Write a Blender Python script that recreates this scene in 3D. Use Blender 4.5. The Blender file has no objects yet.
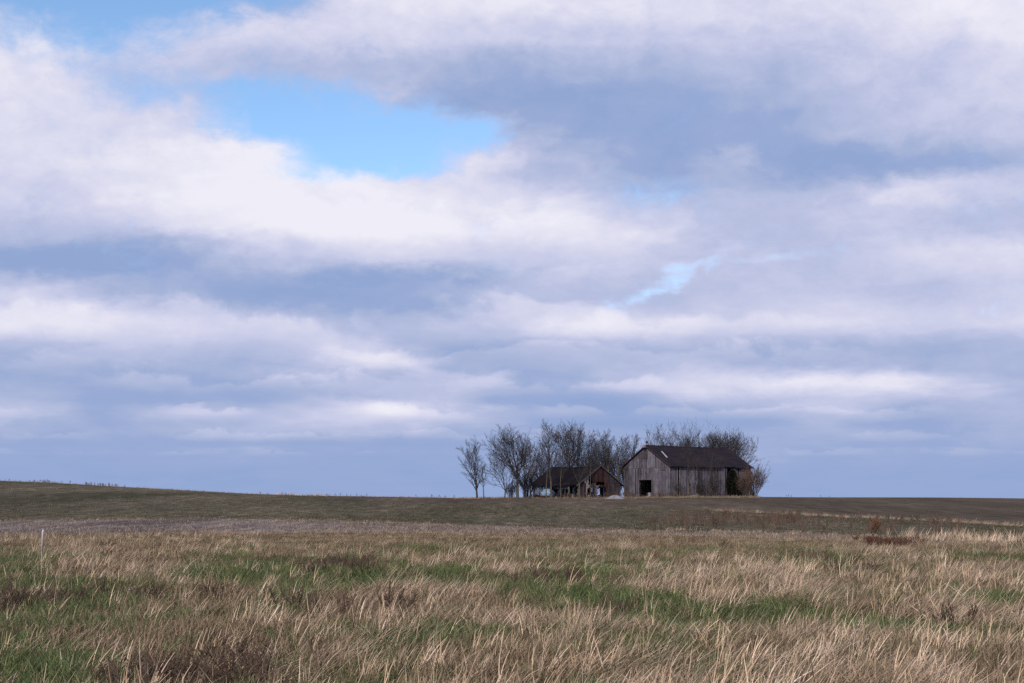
import bpy, math, random
import numpy as np
from mathutils import Vector, Euler

SC = bpy.context.scene
COL = SC.collection
R = math.radians
F = 1138.0                       # focal length in pixels of the 1024 wide frame
EYE = 2.0
HZ = 500.0                       # eye level row

# ------------------------------------------------------------------ camera
cam_d = bpy.data.cameras.new('camera')
cam = bpy.data.objects.new('camera', cam_d)
COL.objects.link(cam)
cam.location = (0, 0, EYE)
cam.rotation_euler = (R(90), 0, 0)
cam_d.sensor_width = 36.0
cam_d.lens = F / 1024 * 36.0
cam_d.shift_y = (HZ - 341.5) / 1024
cam_d.clip_end = 12000
SC.camera = cam

# ------------------------------------------------------------------ light
SUN_EL, SUN_AZ = 34.0, -158.0    # azimuth clockwise from +Y, sun behind the left shoulder
sd = bpy.data.lights.new('sun', 'SUN')
sd.energy = 2.75
sd.angle = R(4)
sd.color = (1.0, 0.92, 0.82)
sun = bpy.data.objects.new('sun', sd)
COL.objects.link(sun)
S = Vector((math.sin(R(SUN_AZ)) * math.cos(R(SUN_EL)), math.cos(R(SUN_AZ)) * math.cos(R(SUN_EL)), math.sin(R(SUN_EL))))
sun.rotation_euler = S.to_track_quat('Z', 'Y').to_euler()
sun.location = S * 60

SC.view_settings.view_transform = 'Standard'
SC.view_settings.look = 'None'
SC.view_settings.exposure = 0.0
SC.view_settings.gamma = 1.0
SC.view_settings.use_curve_mapping = False
SC.cycles.use_denoising = False

# ------------------------------------------------------------------ node helpers
def lin(c):
    return tuple(((v / 255 / 12.92) if v / 255 <= 0.04045 else ((v / 255 + 0.055) / 1.055) ** 2.4) for v in c)

class NT:
    def __init__(self, tree):
        self.t = tree
        tree.nodes.clear()
    def n(self, kind, **kw):
        o = self.t.nodes.new(kind)
        for k, v in kw.items():
            setattr(o, k, v)
        return o
    def put(self, sock, v):
        if hasattr(v, 'is_output'):
            self.t.links.new(v, sock)
        elif v is not None:
            sock.default_value = v
    def m(self, op, a, b=None, c=None, clamp=False):
        o = self.n('ShaderNodeMath', operation=op, use_clamp=clamp)
        self.put(o.inputs[0], a); self.put(o.inputs[1], b); self.put(o.inputs[2], c)
        return o.outputs[0]
    def mix(self, f, a, b, blend='MIX'):
        o = self.n('ShaderNodeMix', data_type='RGBA', blend_type=blend)
        self.put(o.inputs[0], f)
        for s, v in ((o.inputs[6], a), (o.inputs[7], b)):
            if isinstance(v, tuple) and len(v) == 3: v = v + (1,)
            self.put(s, v)
        return o.outputs[2]
    def noise(self, vec, scale, detail=4, rough=0.55, dist=0.0, color=False, lac=2.0):
        o = self.n('ShaderNodeTexNoise')
        if vec is not None: self.put(o.inputs['Vector'], vec)
        o.inputs['Scale'].default_value = scale
        o.inputs['Detail'].default_value = detail
        o.inputs['Roughness'].default_value = rough
        o.inputs['Distortion'].default_value = dist
        o.inputs['Lacunarity'].default_value = lac
        return o.outputs['Color' if color else 'Fac']
    def ss(self, v, a, b, c=0.0, d=1.0, kind='SMOOTHSTEP'):
        o = self.n('ShaderNodeMapRange', interpolation_type=kind)
        self.put(o.inputs[0], v)
        for i, q in enumerate((a, b, c, d)): o.inputs[1 + i].default_value = q
        return o.outputs[0]
    def ramp(self, f, stops, interp='LINEAR'):
        o = self.n('ShaderNodeValToRGB')
        cr = o.color_ramp
        cr.interpolation = interp
        while len(cr.elements) < len(stops): cr.elements.new(0.5)
        for e, (p, c) in zip(cr.elements, sorted(stops)):
            e.position = p
        for e, (p, c) in zip(cr.elements, sorted(stops)):
            e.color = tuple(c) + (1,)
        self.put(o.inputs[0], f)
        return o.outputs[0]
    def scalev(self, vec, s):
        o = self.n('ShaderNodeMapping')
        self.put(o.inputs[0], vec)
        o.inputs['Scale'].default_value = s
        return o.outputs[0]

# ------------------------------------------------------------------ sky
world = bpy.data.worlds.new('World')
SC.world = world
world.use_nodes = True

# cloud cover (0 clear .. 9 closed) and cloud brightness (0 dark base .. 9 sunlit), by bearing and height
SKY_ROWS = {
0:   ("1 0 0 0 1 8 9 9 9 9 9 9 9 9 9 9 9",      "5 5 5 5 6 75 85 85 85 80 78 78 75 80 86 98 92"),
32:  ("7 1 2 5 9 9 9 9 9 9 9 9 9 9 9 9 9",      "85 60 60 68 72 70 70 68 65 55 55 55 60 68 78 86 86"),
64:  ("9 4 6 8 9 7 7 9 9 9 9 9 9 9 9 9 9",      "88 72 55 64 60 42 45 44 30 28 34 42 50 55 62 68 72"),
96:  ("9 8 3 5 1 0 3 9 9 9 9 9 9 9 9 9 9",      "82 78 60 52 55 50 55 25 10 12 20 28 36 44 58 65 68"),
128: ("9 9 8 3 0 0 0 0 6 9 9 9 9 9 9 9 9",      "78 84 74 60 80 80 60 50 30 10 12 16 22 34 48 54 54"),
160: ("9 9 9 9 5 0 0 2 9 9 9 9 9 9 9 9 8",      "72 82 90 98 99 90 80 66 62 36 14 18 16 20 18 24 36"),
192: ("9 9 9 9 9 9 9 9 8 9 7 8 9 9 9 9 8",      "60 72 84 95 97 93 88 78 76 62 36 44 34 40 60 66 60"),
224: ("9 9 9 9 9 9 9 9 9 9 9 9 9 9 9 8 8",      "38 46 60 76 86 90 90 88 88 74 62 46 40 46 50 42 42"),
256: ("9 9 9 9 9 9 9 9 9 9 9 9 9 9 9 9 9",      "12 10 14 24 50 64 72 70 64 70 68 60 52 56 62 70 70"),
288: ("9 9 9 9 9 9 9 9 9 9 9 9 9 9 9 9 9",      "60 54 18 22 8 6 12 30 50 50 46 54 62 60 50 60 70"),
320: ("9 9 9 9 9 9 9 9 9 9 9 9 9 9 9 9 9",      "74 74 66 52 58 52 26 28 50 68 70 60 62 72 66 68 72"),
352: ("9 9 9 9 9 9 9 9 9 9 9 9 9 9 9 9 9",      "38 40 66 48 48 76 70 24 30 36 40 38 32 32 32 32 38"),
384: ("9 9 9 9 9 9 9 9 9 9 9 9 9 9 9 9 9",      "34 26 20 26 26 32 40 56 30 32 58 74 76 78 76 52 36"),
416: ("9 9 9 9 9 9 9 9 9 9 9 9 9 9 9 9 9",      "54 24 26 54 42 58 74 56 30 20 12 26 26 52 20 34 40"),
448: ("9 9 9 9 9 9 9 9 9 9 9 9 9 9 9 9 9",      "20 20 22 24 26 24 20 20 20 22 28 30 28 26 24 26 28"),
480: ("9 9 9 9 9 9 9 9 9 9 9 9 9 9 9 9 9",      "12 12 12 12 12 12 12 12 14 14 14 14 14 14 14 14 14"),
}
def build_sky():
    w = NT(world.node_tree)
    geo = w.n('ShaderNodeTexCoord')
    sep = w.n('ShaderNodeSeparateXYZ')
    w.put(sep.inputs[0], geo.outputs['Generated'])
    dx, dy, dz = sep.outputs
    ady = w.m('MAXIMUM', w.m('ABSOLUTE', dy), 0.06)
    u = w.m('DIVIDE', dx, ady)
    v = w.m('MAXIMUM', w.m('DIVIDE', dz, ady), -0.02)
    # cloud-layer coordinates: flatter and tighter towards the horizon
    k = w.m('DIVIDE', 1.0, w.m('ADD', v, 0.13))
    comb = w.n('ShaderNodeCombineXYZ')
    w.put(comb.inputs[0], w.m('MULTIPLY', u, k)); w.put(comb.inputs[1], w.m('MULTIPLY', k, 1.15))
    P = comb.outputs[0]
    comb2 = w.n('ShaderNodeCombineXYZ')
    w.put(comb2.inputs[0], u); w.put(comb2.inputs[1], w.m('MULTIPLY', w.m('POWER', w.m('MAXIMUM', v, 0.0), 0.72), 1.5))
    Q = comb2.outputs[0]
    # warp
    wn = w.n('ShaderNodeSeparateXYZ')
    w.put(wn.inputs[0], w.noise(P, 1.7, 5, 0.58, 0.3, True))
    wq = w.n('ShaderNodeSeparateXYZ')
    w.put(wq.inputs[0], w.noise(Q, 26, 5, 0.6, 0.2, True))
    amp = w.m('MULTIPLY_ADD', v, 2.3, 0.22, clamp=True)
    X = w.m('MULTIPLY_ADD', u, F, 512.0)
    Y = w.m('MULTIPLY_ADD', v, -F, HZ)
    X = w.m('ADD', X, w.m('MULTIPLY', w.m('SUBTRACT', wn.outputs[0], 0.5), 190))
    X = w.m('ADD', X, w.m('MULTIPLY', w.m('SUBTRACT', wq.outputs[0], 0.5), 60))
    Y = w.m('ADD', Y, w.m('MULTIPLY', w.m('MULTIPLY', w.m('SUBTRACT', wn.outputs[1], 0.5), 60), amp))
    Y = w.m('ADD', Y, w.m('MULTIPLY', w.m('MULTIPLY', w.m('SUBTRACT', wq.outputs[1], 0.5), 42), amp))
    pos = w.m('DIVIDE', w.m('ADD', X, 256.0), 1536.0, clamp=True)
    rows = sorted(SKY_ROWS)
    acc = None
    for y in rows:
        c = [int(q) / 9 for q in SKY_ROWS[y][0].split()]
        b = [int(q) / 100 if len(q) > 1 else 0.5 if q == '5' else int(q) / 100 for q in SKY_ROWS[y][1].split()]
        cc = [0.8, 0.9, 0.9, 0.9] + c + [0.9, 1.0, 0.8, 0.9]
        bb = [0.55, 0.6, (b[0] + 0.6) / 2, b[0]] + b + [b[-1], (b[-1] + 0.6) / 2, 0.55, 0.5]
        r = w.ramp(pos, [(i / 24, (q, s, 0)) for i, (q, s) in enumerate(zip(cc, bb))], 'B_SPLINE')
        if acc is None:
            acc = r
        else:
            acc = w.mix(w.ss(Y, y - 32, y, kind='SMOOTHSTEP'), acc, r)
    so = w.n('ShaderNodeSeparateColor')
    w.put(so.inputs[0], acc)
    C, B = so.outputs[0], so.outputs[1]
    # single cloud features: place, size, tilt, change of brightness, change of cover
    Xf = w.m('ADD', w.m('MULTIPLY_ADD', u, F, 512.0), w.m('MULTIPLY', w.m('SUBTRACT', wq.outputs[0], 0.5), 85))
    Yf = w.m('ADD', w.m('MULTIPLY_ADD', v, -F, HZ), w.m('MULTIPLY', w.m('MULTIPLY', w.m('SUBTRACT', wq.outputs[1], 0.5), 48), amp))
    for (fx, fy, sx, sy, an, db, dc) in ((735, 158, 34, 13, -8, 0.32, 0), (885, 192, 62, 13, -3, 0.22, 0), (640, 205, 70, 16, -6, -0.14, -0.12), (675, 277, 78, 9, -27, 0.08, -0.40), (770, 258, 45, 7, -8, 0.05, -0.25),
            (350, 186, 70, 9, 12, 0.12, 0), (390, 95, 22, 14, -30, 0.15, 0.45), (60, 305, 95, 24, 3, 0.10, 0), (385, 362, 45, 12, 4, 0.18, 0), (380, 405, 95, 7, 2, 0.18, 0), (820, 381, 130, 9, 2, 0.16, 0), (800, 408, 70, 6, 0, 0.10, 0),
            (420, 277, 150, 13, 4, -0.10, 0), (90, 263, 120, 12, 2, -0.12, 0), (560, 105, 70, 32, 15, -0.12, 0), (800, 158, 110, 18, 4, -0.14, 0), (600, 402, 120, 8, 0, -0.10, 0), (860, 366, 120, 6, 3, -0.12, 0),
            (520, 150, 45, 12, -28, 0.14, 0.25), (470, 172, 30, 9, -18, 0.10, 0.2), (150, 55, 60, 18, 15, 0, -0.10), (590, 325, 60, 14, -5, 0.10, 0), (660, 235, 40, 9, -15, 0.12, 0), (205, 150, 80, 34, 28, 0.05, 0.25), (940, 265, 90, 20, 0, 0.06, 0)):
        ca, sa = math.cos(R(an)), math.sin(R(an))
        ex, ey = w.m('SUBTRACT', Xf, fx), w.m('SUBTRACT', Yf, fy)
        p1 = w.m('ADD', w.m('MULTIPLY', ex, ca / sx), w.m('MULTIPLY', ey, sa / sx))
        p2 = w.m('ADD', w.m('MULTIPLY', ex, -sa / sy), w.m('MULTIPLY', ey, ca / sy))
        g_ = w.m('EXPONENT', w.m('MULTIPLY', w.m('ADD', w.m('MULTIPLY', p1, p1), w.m('MULTIPLY', p2, p2)), -1.0))
        if db: B = w.m('ADD', B, w.m('MULTIPLY', g_, db))
        if dc: C = w.m('ADD', C, w.m('MULTIPLY', g_, dc))
    d1 = w.noise(P, 3.2, 8, 0.6, 0.5)
    d2 = w.noise(Q, 11, 10, 0.62, 0.5)
    d3 = w.noise(P, 1.3, 3, 0.5, 0.0)
    dd = w.m('ADD', w.m('MULTIPLY', w.m('SUBTRACT', d1, 0.5), 0.38), w.m('MULTIPLY', w.m('SUBTRACT', d2, 0.5), 0.72))
    de = w.m('ADD', w.m('MULTIPLY', dd, 1.05), w.m('MULTIPLY', w.m('SUBTRACT', w.noise(Q, 30, 8, 0.68, 1.2), 0.5), 0.65))
    de = w.m('ADD', de, w.ss(v, 0.17, 0.10, 0.0, 0.6))
    C = w.ss(w.m('ADD', C, de), 0.04, 0.94)
    B = w.m('ADD', w.m('MULTIPLY_ADD', B, 1.16, -0.06), w.m('MULTIPLY', w.m('ADD', dd, w.m('MULTIPLY', w.m('SUBTRACT', d3, 0.5), 0.25)), w.m('MULTIPLY_ADD', v, 0.9, 0.38)), clamp=False)
    # cumulus shelves: crisp lit tops over soft flat bases, smaller and flatter towards the horizon
    Yr = w.m('MULTIPLY_ADD', v, -F, HZ)
    for i, (yb, h, amp) in enumerate(((66, 110, 0.13), (165, 95, 0.10), (262, 120, 0.20), (348, 76, 0.26), (306, 60, 0.16), (372, 44, 0.20), (394, 38, 0.24), (420, 27, 0.24), (441, 17, 0.16), (456, 11, 0.10))):
        cc = w.n('ShaderNodeCombineXYZ')
        w.put(cc.inputs[0], w.m('MULTIPLY', u, F / (h * 2.6))); w.put(cc.inputs[1], w.m('MULTIPLY', v, F / (h * 1.6))); cc.inputs[2].default_value = 7.3 * i + 1.7
        nz = w.noise(cc.outputs[0], 1.0, 8, 0.58, 0.35)
        cm = w.n('ShaderNodeCombineXYZ')
        w.put(cm.inputs[0], w.m('MULTIPLY', u, F / (h * 6.5))); cm.inputs[1].default_value = 3.1 * i
        gate = w.ss(w.noise(cm.outputs[0], 1.0, 2, 0.5), 0.40, 0.60)
        top = w.m('SUBTRACT', yb, w.m('MULTIPLY', w.ss(nz, 0.25, 0.75, kind='LINEAR'), h * 1.15))
        rise = w.m('SUBTRACT', Yr, top)
        ins = w.m('MULTIPLY', w.ss(rise, 0.0, h * 0.22), w.ss(Yr, yb - h * 0.45, yb + h * 0.16, 1.0, 0.0))
        und = w.m('MULTIPLY', w.ss(Yr, yb - h * 0.35, yb + h * 0.12), w.ss(Yr, yb + h * 0.12, yb + h * 0.5, 1.0, 0.0))
        B = w.m('ADD', B, w.m('MULTIPLY', gate, w.m('SUBTRACT', w.m('MULTIPLY', ins, amp), w.m('MULTIPLY', und, amp * 0.45))))
    d4 = w.noise(Q, 42, 6, 0.62, 0.6)
    B = w.m('ADD', w.m('SUBTRACT', B, 0.05), w.m('MULTIPLY', w.m('SUBTRACT', d4, 0.5), w.m('MULTIPLY_ADD', v, 0.6, 0.06)))
    B = w.m('SUBTRACT', B, w.m('MULTIPLY', w.m('MAXIMUM', w.m('SUBTRACT', B, 0.88), 0.0), 0.35))
    cloud = w.ramp(B, [(0.0, lin((146, 168, 211))), (0.15, lin((154, 172, 213))), (0.3, lin((169, 182, 217))),
                       (0.5, lin((188, 195, 226))), (0.7, lin((209, 211, 235))), (0.85, lin((223, 223, 241))), (1.0, lin((239, 238, 248)))])
    cloud10 = w.mix(1.0, cloud, (1 / 0.15, 1 / 0.15, 1 / 0.15), 'MULTIPLY')
    sky = w.n('ShaderNodeTexSky', sky_type='NISHITA', sun_disc=False)
    sky.sun_elevation = R(SUN_EL)
    sky.sun_rotation = R(SUN_AZ)
    sky.altitude = 250
    sky.air_density = 1.0
    sky.dust_density = 0.6
    sky.ozone_density = 2.0
    blue = w.mix(1.0, sky.outputs[0], SKY_TINT, 'MULTIPLY')
    colr = w.mix(C, blue, cloud10)
    bg = w.n('ShaderNodeBackground')
    w.put(bg.inputs[0], colr)
    bg.inputs[1].default_value = 0.15
    out = w.n('ShaderNodeOutputWorld')
    w.put(out.inputs[0], bg.outputs[0])
SKY_TINT = (1.2, 1.33, 1.38)
build_sky()

# ------------------------------------------------------------------ materials
def mat(name, fn, rough=0.9, spec=0.2):
    m = bpy.data.materials.new(name)
    m.use_nodes = True
    w = NT(m.node_tree)
    b = w.n('ShaderNodeBsdfPrincipled')
    o = w.n('ShaderNodeOutputMaterial')
    w.put(o.inputs[0], b.outputs[0])
    b.inputs['Roughness'].default_value = rough
    b.inputs['Specular IOR Level'].default_value = spec if rough < 0.94 else 0.0
    fn(w, b)
    return m

def flat(c, var=0.15, scale=6.0):
    def fn(w, b):
        tc = w.n('ShaderNodeTexCoord')
        f = w.noise(tc.outputs['Object'], scale, 4)
        lo = tuple(v * (1 - var * 1.5) for v in c); hi = tuple(min(1, v * (1 + var * 1.5)) for v in c)
        w.put(b.inputs['Base Color'], w.mix(w.ss(f, 0.3, 0.7), lo, hi))
    return fn

def toned(c, streak=None):
    """base colour times the 'tone' colour stored per board / blade"""
    def fn(w, b):
        a = w.n('ShaderNodeAttribute', attribute_name='tone')
        tc = w.n('ShaderNodeTexCoord')
        col = w.mix(1.0, c, a.outputs['Color'], 'MULTIPLY')
        if streak:
            f = w.noise(w.scalev(tc.outputs['Object'], streak), 1.0, 5, 0.6)
            g = w.noise(tc.outputs['Object'], 0.8, 4, 0.6)
            col = w.mix(1.0, col, w.mix(w.ss(f, 0.25, 0.75), (0.55, 0.53, 0.55), (1.35, 1.33, 1.32)), 'MULTIPLY')
            col = w.mix(1.0, col, w.mix(w.ss(g, 0.3, 0.7), (0.75, 0.72, 0.7), (1.2, 1.2, 1.22)), 'MULTIPLY')
        w.put(b.inputs['Base Color'], col)
    return fn

def blade(c, var=0.35, hue=None):
    def fn(w, b):
        a = w.n('ShaderNodeAttribute', attribute_name='tone')
        oi = w.n('ShaderNodeObjectInfo')
        col = w.mix(1.0, c, a.outputs['Color'], 'MULTIPLY')
        r = oi.outputs['Random']
        lo = 1 - var; hi = 1 + var
        col = w.mix(1.0, col, w.mix(r, (lo, lo, lo * 0.95), (hi, hi, hi * 1.02)), 'MULTIPLY')
        if hue:
            r2 = w.m('FRACT', w.m('MULTIPLY', r, 17.31))
            col = w.mix(w.m('MULTIPLY', r2, 0.6), col, w.mix(1.0, hue, a.outputs['Color'], 'MULTIPLY'))
        w.put(b.inputs['Base Color'], col)
    return fn

def ground_mat(stops, s1, s2, stretch=(1, 1, 1), bump=0.0):
    def fn(w, b):
        tc = w.n('ShaderNodeTexCoord')
        p = w.scalev(tc.outputs['Object'], stretch)
        f = w.noise(p, s1, 6, 0.62, 0.2)
        g = w.noise(p, s2, 7, 0.7)
        h = w.m('ADD', w.m('MULTIPLY', f, 0.5), w.m('MULTIPLY', g, 0.5))
        w.put(b.inputs['Base Color'], w.ramp(h, stops))
        if bump:
            bn = w.n('ShaderNodeBump')
            bn.inputs['Strength'].default_value = bump
            bn.inputs['Distance'].default_value = 0.15
            w.put(bn.inputs['Height'], g)
            w.put(b.inputs['Normal'], bn.outputs[0])
    return fn

M_MEADOW = mat('meadow_soil', ground_mat([(0.36, (0.035, 0.04, 0.02)), (0.46, (0.07, 0.065, 0.03)), (0.54, (0.15, 0.12, 0.07)), (0.62, (0.10, 0.085, 0.055))], 0.35, 3.0, bump=0.6), 0.95, 0.1)
M_STRIP = mat('stubble', ground_mat([(0.36, (0.055, 0.043, 0.040)), (0.46, (0.125, 0.102, 0.098)), (0.54, (0.21, 0.175, 0.165)), (0.64, (0.36, 0.30, 0.24))], 0.12, 1.6, (0.8, 0.10, 1), 0.8), 0.95, 0.1)
M_CROP = mat('crop', ground_mat([(0.36, (0.034, 0.033, 0.022)), (0.45, (0.063, 0.060, 0.043)), (0.54, (0.108, 0.093, 0.070)), (0.64, (0.22, 0.18, 0.13))], 0.06, 1.3, (0.8, 0.13, 1), 0.5), 0.95, 0.1)
M_UPPER = mat('bare_soil', ground_mat([(0.36, (0.042, 0.036, 0.028)), (0.45, (0.074, 0.060, 0.048)), (0.54, (0.105, 0.084, 0.067)), (0.64, (0.18, 0.145, 0.11))], 0.05, 1.1, (0.8, 0.12, 1), 0.5), 0.95, 0.1)

# ------------------------------------------------------------------ terrain
CREST_X = np.array([-500, -200, 0, 50, 100, 150, 200, 250, 300, 350, 400, 460, 530, 600, 670, 760, 850, 940, 1024, 1300, 1700], float)
CREST_Y = np.array([474, 476, 480.5, 482.5, 485.8, 488.6, 491.2, 493.6, 495.3, 496.3, 497.2, 498.2, 497.6, 497.2, 496.9, 496.8, 497.2, 497.7, 498.4, 499, 499], float)
D0, D1 = 69.0, 205.0
def crest_row(u): return np.interp(512 + F * u, CREST_X, CREST_Y)
R0 = HZ + EYE * F / D0
def gz(x, y):
    x = np.asarray(x, float); y = np.asarray(y, float)
    yy = np.maximum(y, 30.0)
    u = x / yy
    cr = crest_row(u)
    t = np.clip((yy - D0) / (D1 - D0), 0, 1)
    row = cr + (R0 - cr) * (1 - t) ** 1.8
    z = np.where(yy < D0, 0.0, EYE - (row - HZ) / F * np.minimum(yy, D1))
    e = np.maximum(yy - D1, 0)
    z = z - np.where(e < 40, e * e * 0.0006, 0.96 + (np.minimum(e, 400) - 40) * 0.02)
    near = np.clip((75 - y) / 30, 0, 1)
    bump = 0.07 * np.sin(x * 0.55 + 0.6 * np.sin(y * 0.31)) * np.sin(y * 0.47 + 1.3) + 0.05 * np.sin(x * 0.21 + y * 0.9)
    far = 1 - near
    wide = 0.05 * np.sin(x * 0.13 + y * 0.05) * far * np.clip((D1 + 30 - y) / 40, 0, 1)
    return z + bump * near + wide
def g1(x, y): return float(gz(x, y))
def px(p, d): return (p - 512) / F * d
def at(p, d):
    x = px(p, d)
    return Vector((x, d, g1(x, d)))
def row_to_d(p, row):
    """distance of the ground seen at column p, row 'row'"""
    p = np.asarray(p, float); row = np.asarray(row, float)
    cr = crest_row((p - 512) / F)
    near = EYE * F / np.maximum(row - HZ, 1)
    q = np.clip((row - cr) / (R0 - cr), 0, 1)
    farr = D0 + (1 - q ** (1 / 1.8)) * (D1 - D0)
    return np.where(row >= R0, near, farr)

def new_mesh(name, verts, faces, material, parent=None, tone=None, smooth=False):
    me = bpy.data.meshes.new(name)
    me.from_pydata([tuple(v) for v in verts] if not isinstance(verts, np.ndarray) else verts.tolist(), [], faces if not isinstance(faces, np.ndarray) else faces.tolist())
    if material: me.materials.append(material)
    if tone is not None:
        a = me.color_attributes.new('tone', 'FLOAT_COLOR', 'POINT')
        t = np.ones((len(me.vertices), 4), np.float32)
        t[:, :3] = np.asarray(tone, np.float32)
        a.data.foreach_set('color', t.ravel())
    if smooth:
        me.polygons.foreach_set('use_smooth', [True] * len(me.polygons))
    me.update()
    o = bpy.data.objects.new(name, me)
    COL.objects.link(o)
    if parent: o.parent = parent
    return o

def tag(o, label=None, cat=None, group=None, kind=None):
    if label: o['label'] = label
    if cat: o['category'] = cat
    if group: o['group'] = group
    if kind: o['kind'] = kind
    return o

def thing(name, loc, label, cat, group=None, rz=0.0):
    e = bpy.data.objects.new(name, None)
    COL.objects.link(e)
    e.location = loc
    e.rotation_euler = (0, 0, rz)
    e.empty_display_size = 0.3
    return tag(e, label, cat, group)

US = np.concatenate([np.linspace(-1.7, -0.5, 30)[:-1], np.linspace(-0.5, 0.5, 161), np.linspace(0.5, 1.7, 30)[1:]])
PXS = 512 + F * US
B1 = row_to_d(PXS, np.interp(PXS, [-400, 0, 200, 500, 640, 740, 840, 940, 1024, 1500], [538, 536, 534, 533.3, 535, 537, 540, 545, 548, 556]))
B2 = row_to_d(PXS, np.interp(PXS, [-400, 0, 200, 330, 400, 500, 640, 740, 840, 940, 1024, 1500], [521, 520.5, 519, 521, 523, 525.5, 530, 532.8, 536.5, 542, 546, 554]))
B3 = row_to_d(PXS, np.interp(PXS, [-400, 270, 330, 400, 460, 640, 740, 840, 940, 1024, 1500], [400, 494.5, 498, 502.5, 505.5, 507, 512, 517, 521, 527, 540]))
B3 = np.minimum(B3, 204.0)
def band(name, lo, hi, n, material, pw=1.0):
    t = np.linspace(0, 1, n) ** pw
    Yg = lo[None, :] + (hi - lo)[None, :] * t[:, None]
    Xg = US[None, :] * np.maximum(Yg, 30)
    Zg = gz(Xg, Yg)
    V = np.stack([Xg, Yg, Zg], -1).reshape(-1, 3)
    m = len(US)
    i = (np.arange(n - 1)[:, None] * m + np.arange(m - 1)[None, :]).ravel()
    Fc = np.stack([i, i + 1, i + m + 1, i + m], -1)
    o = new_mesh(name, V, Fc, material, smooth=True)
    return tag(o, kind='structure')
one = np.ones_like(US)
band('meadow_ground', -40 * one, B1, 110, M_MEADOW)
band('stubble_strip', B1, B2, 40, M_STRIP)
band('crop_field', B2, B3, 70, M_CROP)
band('bare_field', B3, 260 * one, 70, M_UPPER)
band('far_ground', 260 * one, 6000 * one, 30, M_UPPER, 2.5)

# ------------------------------------------------------------------ tubes and trees
class Acc:
    def __init__(self):
        self.V, self.F, self.n = [], [], 0
    def add(self, V, Fc):
        self.V.append(V); self.F.append(Fc + self.n); self.n += len(V)
    def tube(self, P, r, k):
        P = np.asarray(P, float); r = np.asarray(r, float)
        n = len(P)
        T = np.gradient(P, axis=0)
        T /= np.linalg.norm(T, axis=1)[:, None] + 1e-9
        ref = np.array([0, 0, 1.0]) if abs(T[0, 2]) < 0.8 else np.array([1.0, 0, 0])
        A = np.cross(T, ref); A /= np.linalg.norm(A, axis=1)[:, None] + 1e-9
        Bv = np.cross(T, A)
        an = np.arange(k) * 2 * math.pi / k
        ring = (A[:, None, :] * np.cos(an)[None, :, None] + Bv[:, None, :] * np.sin(an)[None, :, None]) * r[:, None, None] + P[:, None, :]
        V = ring.reshape(-1, 3)
        i = np.arange(n - 1)[:, None] * k; j = np.arange(k)[None, :]; j2 = (j + 1) % k
        Fc = np.stack([i + j, i + j2, i + k + j2, i + k + j], -1).reshape(-1, 4)
        self.add(V, Fc)
    def build(self, name, material, parent=None, smooth=True):
        return new_mesh(name, np.concatenate(self.V), np.concatenate(self.F), material, parent, smooth=smooth)

def unit(v):
    return v / (np.linalg.norm(v) + 1e-9)
def away(rng, d, ang, az=None):
    """direction tilted from d by ang"""
    ref = np.array([0, 0, 1.0]) if abs(d[2]) < 0.9 else np.array([1.0, 0, 0])
    a = unit(np.cross(d, ref)); b = np.cross(d, a)
    az = rng.uniform(0, 2 * math.pi) if az is None else az
    return unit(d * math.cos(ang) + (a * math.cos(az) + b * math.sin(az)) * math.sin(ang))

def limb(rng, p, d, L, r0, r1, n, wob, up):
    P = [np.array(p, float)]
    for i in range(n):
        d = unit(d + rng.normal(0, wob, 3) + np.array([0, 0, up]))
        P.append(P[-1] + d * L / n)
    return np.array(P), np.linspace(r0, r1, n + 1), d

def branchlets(rng, acc, P, r, L, level, maxlev, cfg):
    n = cfg['n'][level]
    n = max(2, int(n * rng.uniform(0.8, 1.2)))
    t0 = cfg['t0'][level]
    for i in range(n):
        t = t0 + (1 - t0) * ((i + rng.uniform(0, 1)) / n)
        q = t * (len(P) - 1); a = int(min(q, len(P) - 2)); f = q - a
        p = P[a] * (1 - f) + P[a + 1] * f
        rr = r[a] * (1 - f) + r[a + 1] * f
        d0 = unit(P[a + 1] - P[a])
        ang = rng.uniform(*cfg['ang'][level])
        d = away(rng, d0, ang)
        if d[2] < -0.25 * (level > 0) - 0.05: d[2] *= -0.5; d = unit(d)
        shape = cfg['prof'](t) if level == 0 else (1 - 0.55 * t)
        l = L * cfg['ratio'][level] * shape * rng.uniform(0.75, 1.2)
        r0 = max(min(rr * 0.62, 0.03 * l + 0.012), cfg['rmin'])
        k, ns = ((5, 6), (4, 5), (3, 3), (3, 2))[min(level, 3)]
        bp, br, _ = limb(rng, p, d, l, r0, cfg['rmin'] * 0.75, ns, 0.11 + 0.03 * level, cfg['up'][level])
        acc.tube(bp, br, k)
        if level + 1 < maxlev:
            branchlets(rng, acc, bp, br, l, level + 1, maxlev, cfg)

def bark(c):
    def fn(w, b):
        tc = w.n('ShaderNodeTexCoord')
        f = w.noise(w.scalev(tc.outputs['Object'], (5, 5, 1.2)), 2.0, 5, 0.6)
        w.put(b.inputs['Base Color'], w.mix(w.ss(f, 0.3, 0.7), tuple(v * 0.65 for v in c), tuple(v * 1.35 for v in c)))
    return fn
M_BARK = mat('grey_brown_bark', bark((0.105, 0.088, 0.07)))
M_BARKD = mat('dark_bark', bark((0.05, 0.042, 0.038)))
M_TWIG = mat('bare_twigs', bark((0.048, 0.041, 0.041)))
M_TWIGW = mat('reddish_twigs', bark((0.11, 0.07, 0.055)))

def prof_round(t): return 0.35 + 1.0 * math.sin(math.pi * min(1, 0.15 + 0.8 * t)) * (1.15 - 0.55 * t)
def prof_up(t): return 1.05 - 0.7 * t
def prof_col(t): return 0.55 + 0.6 * math.sin(math.pi * (0.1 + 0.75 * t))

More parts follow.
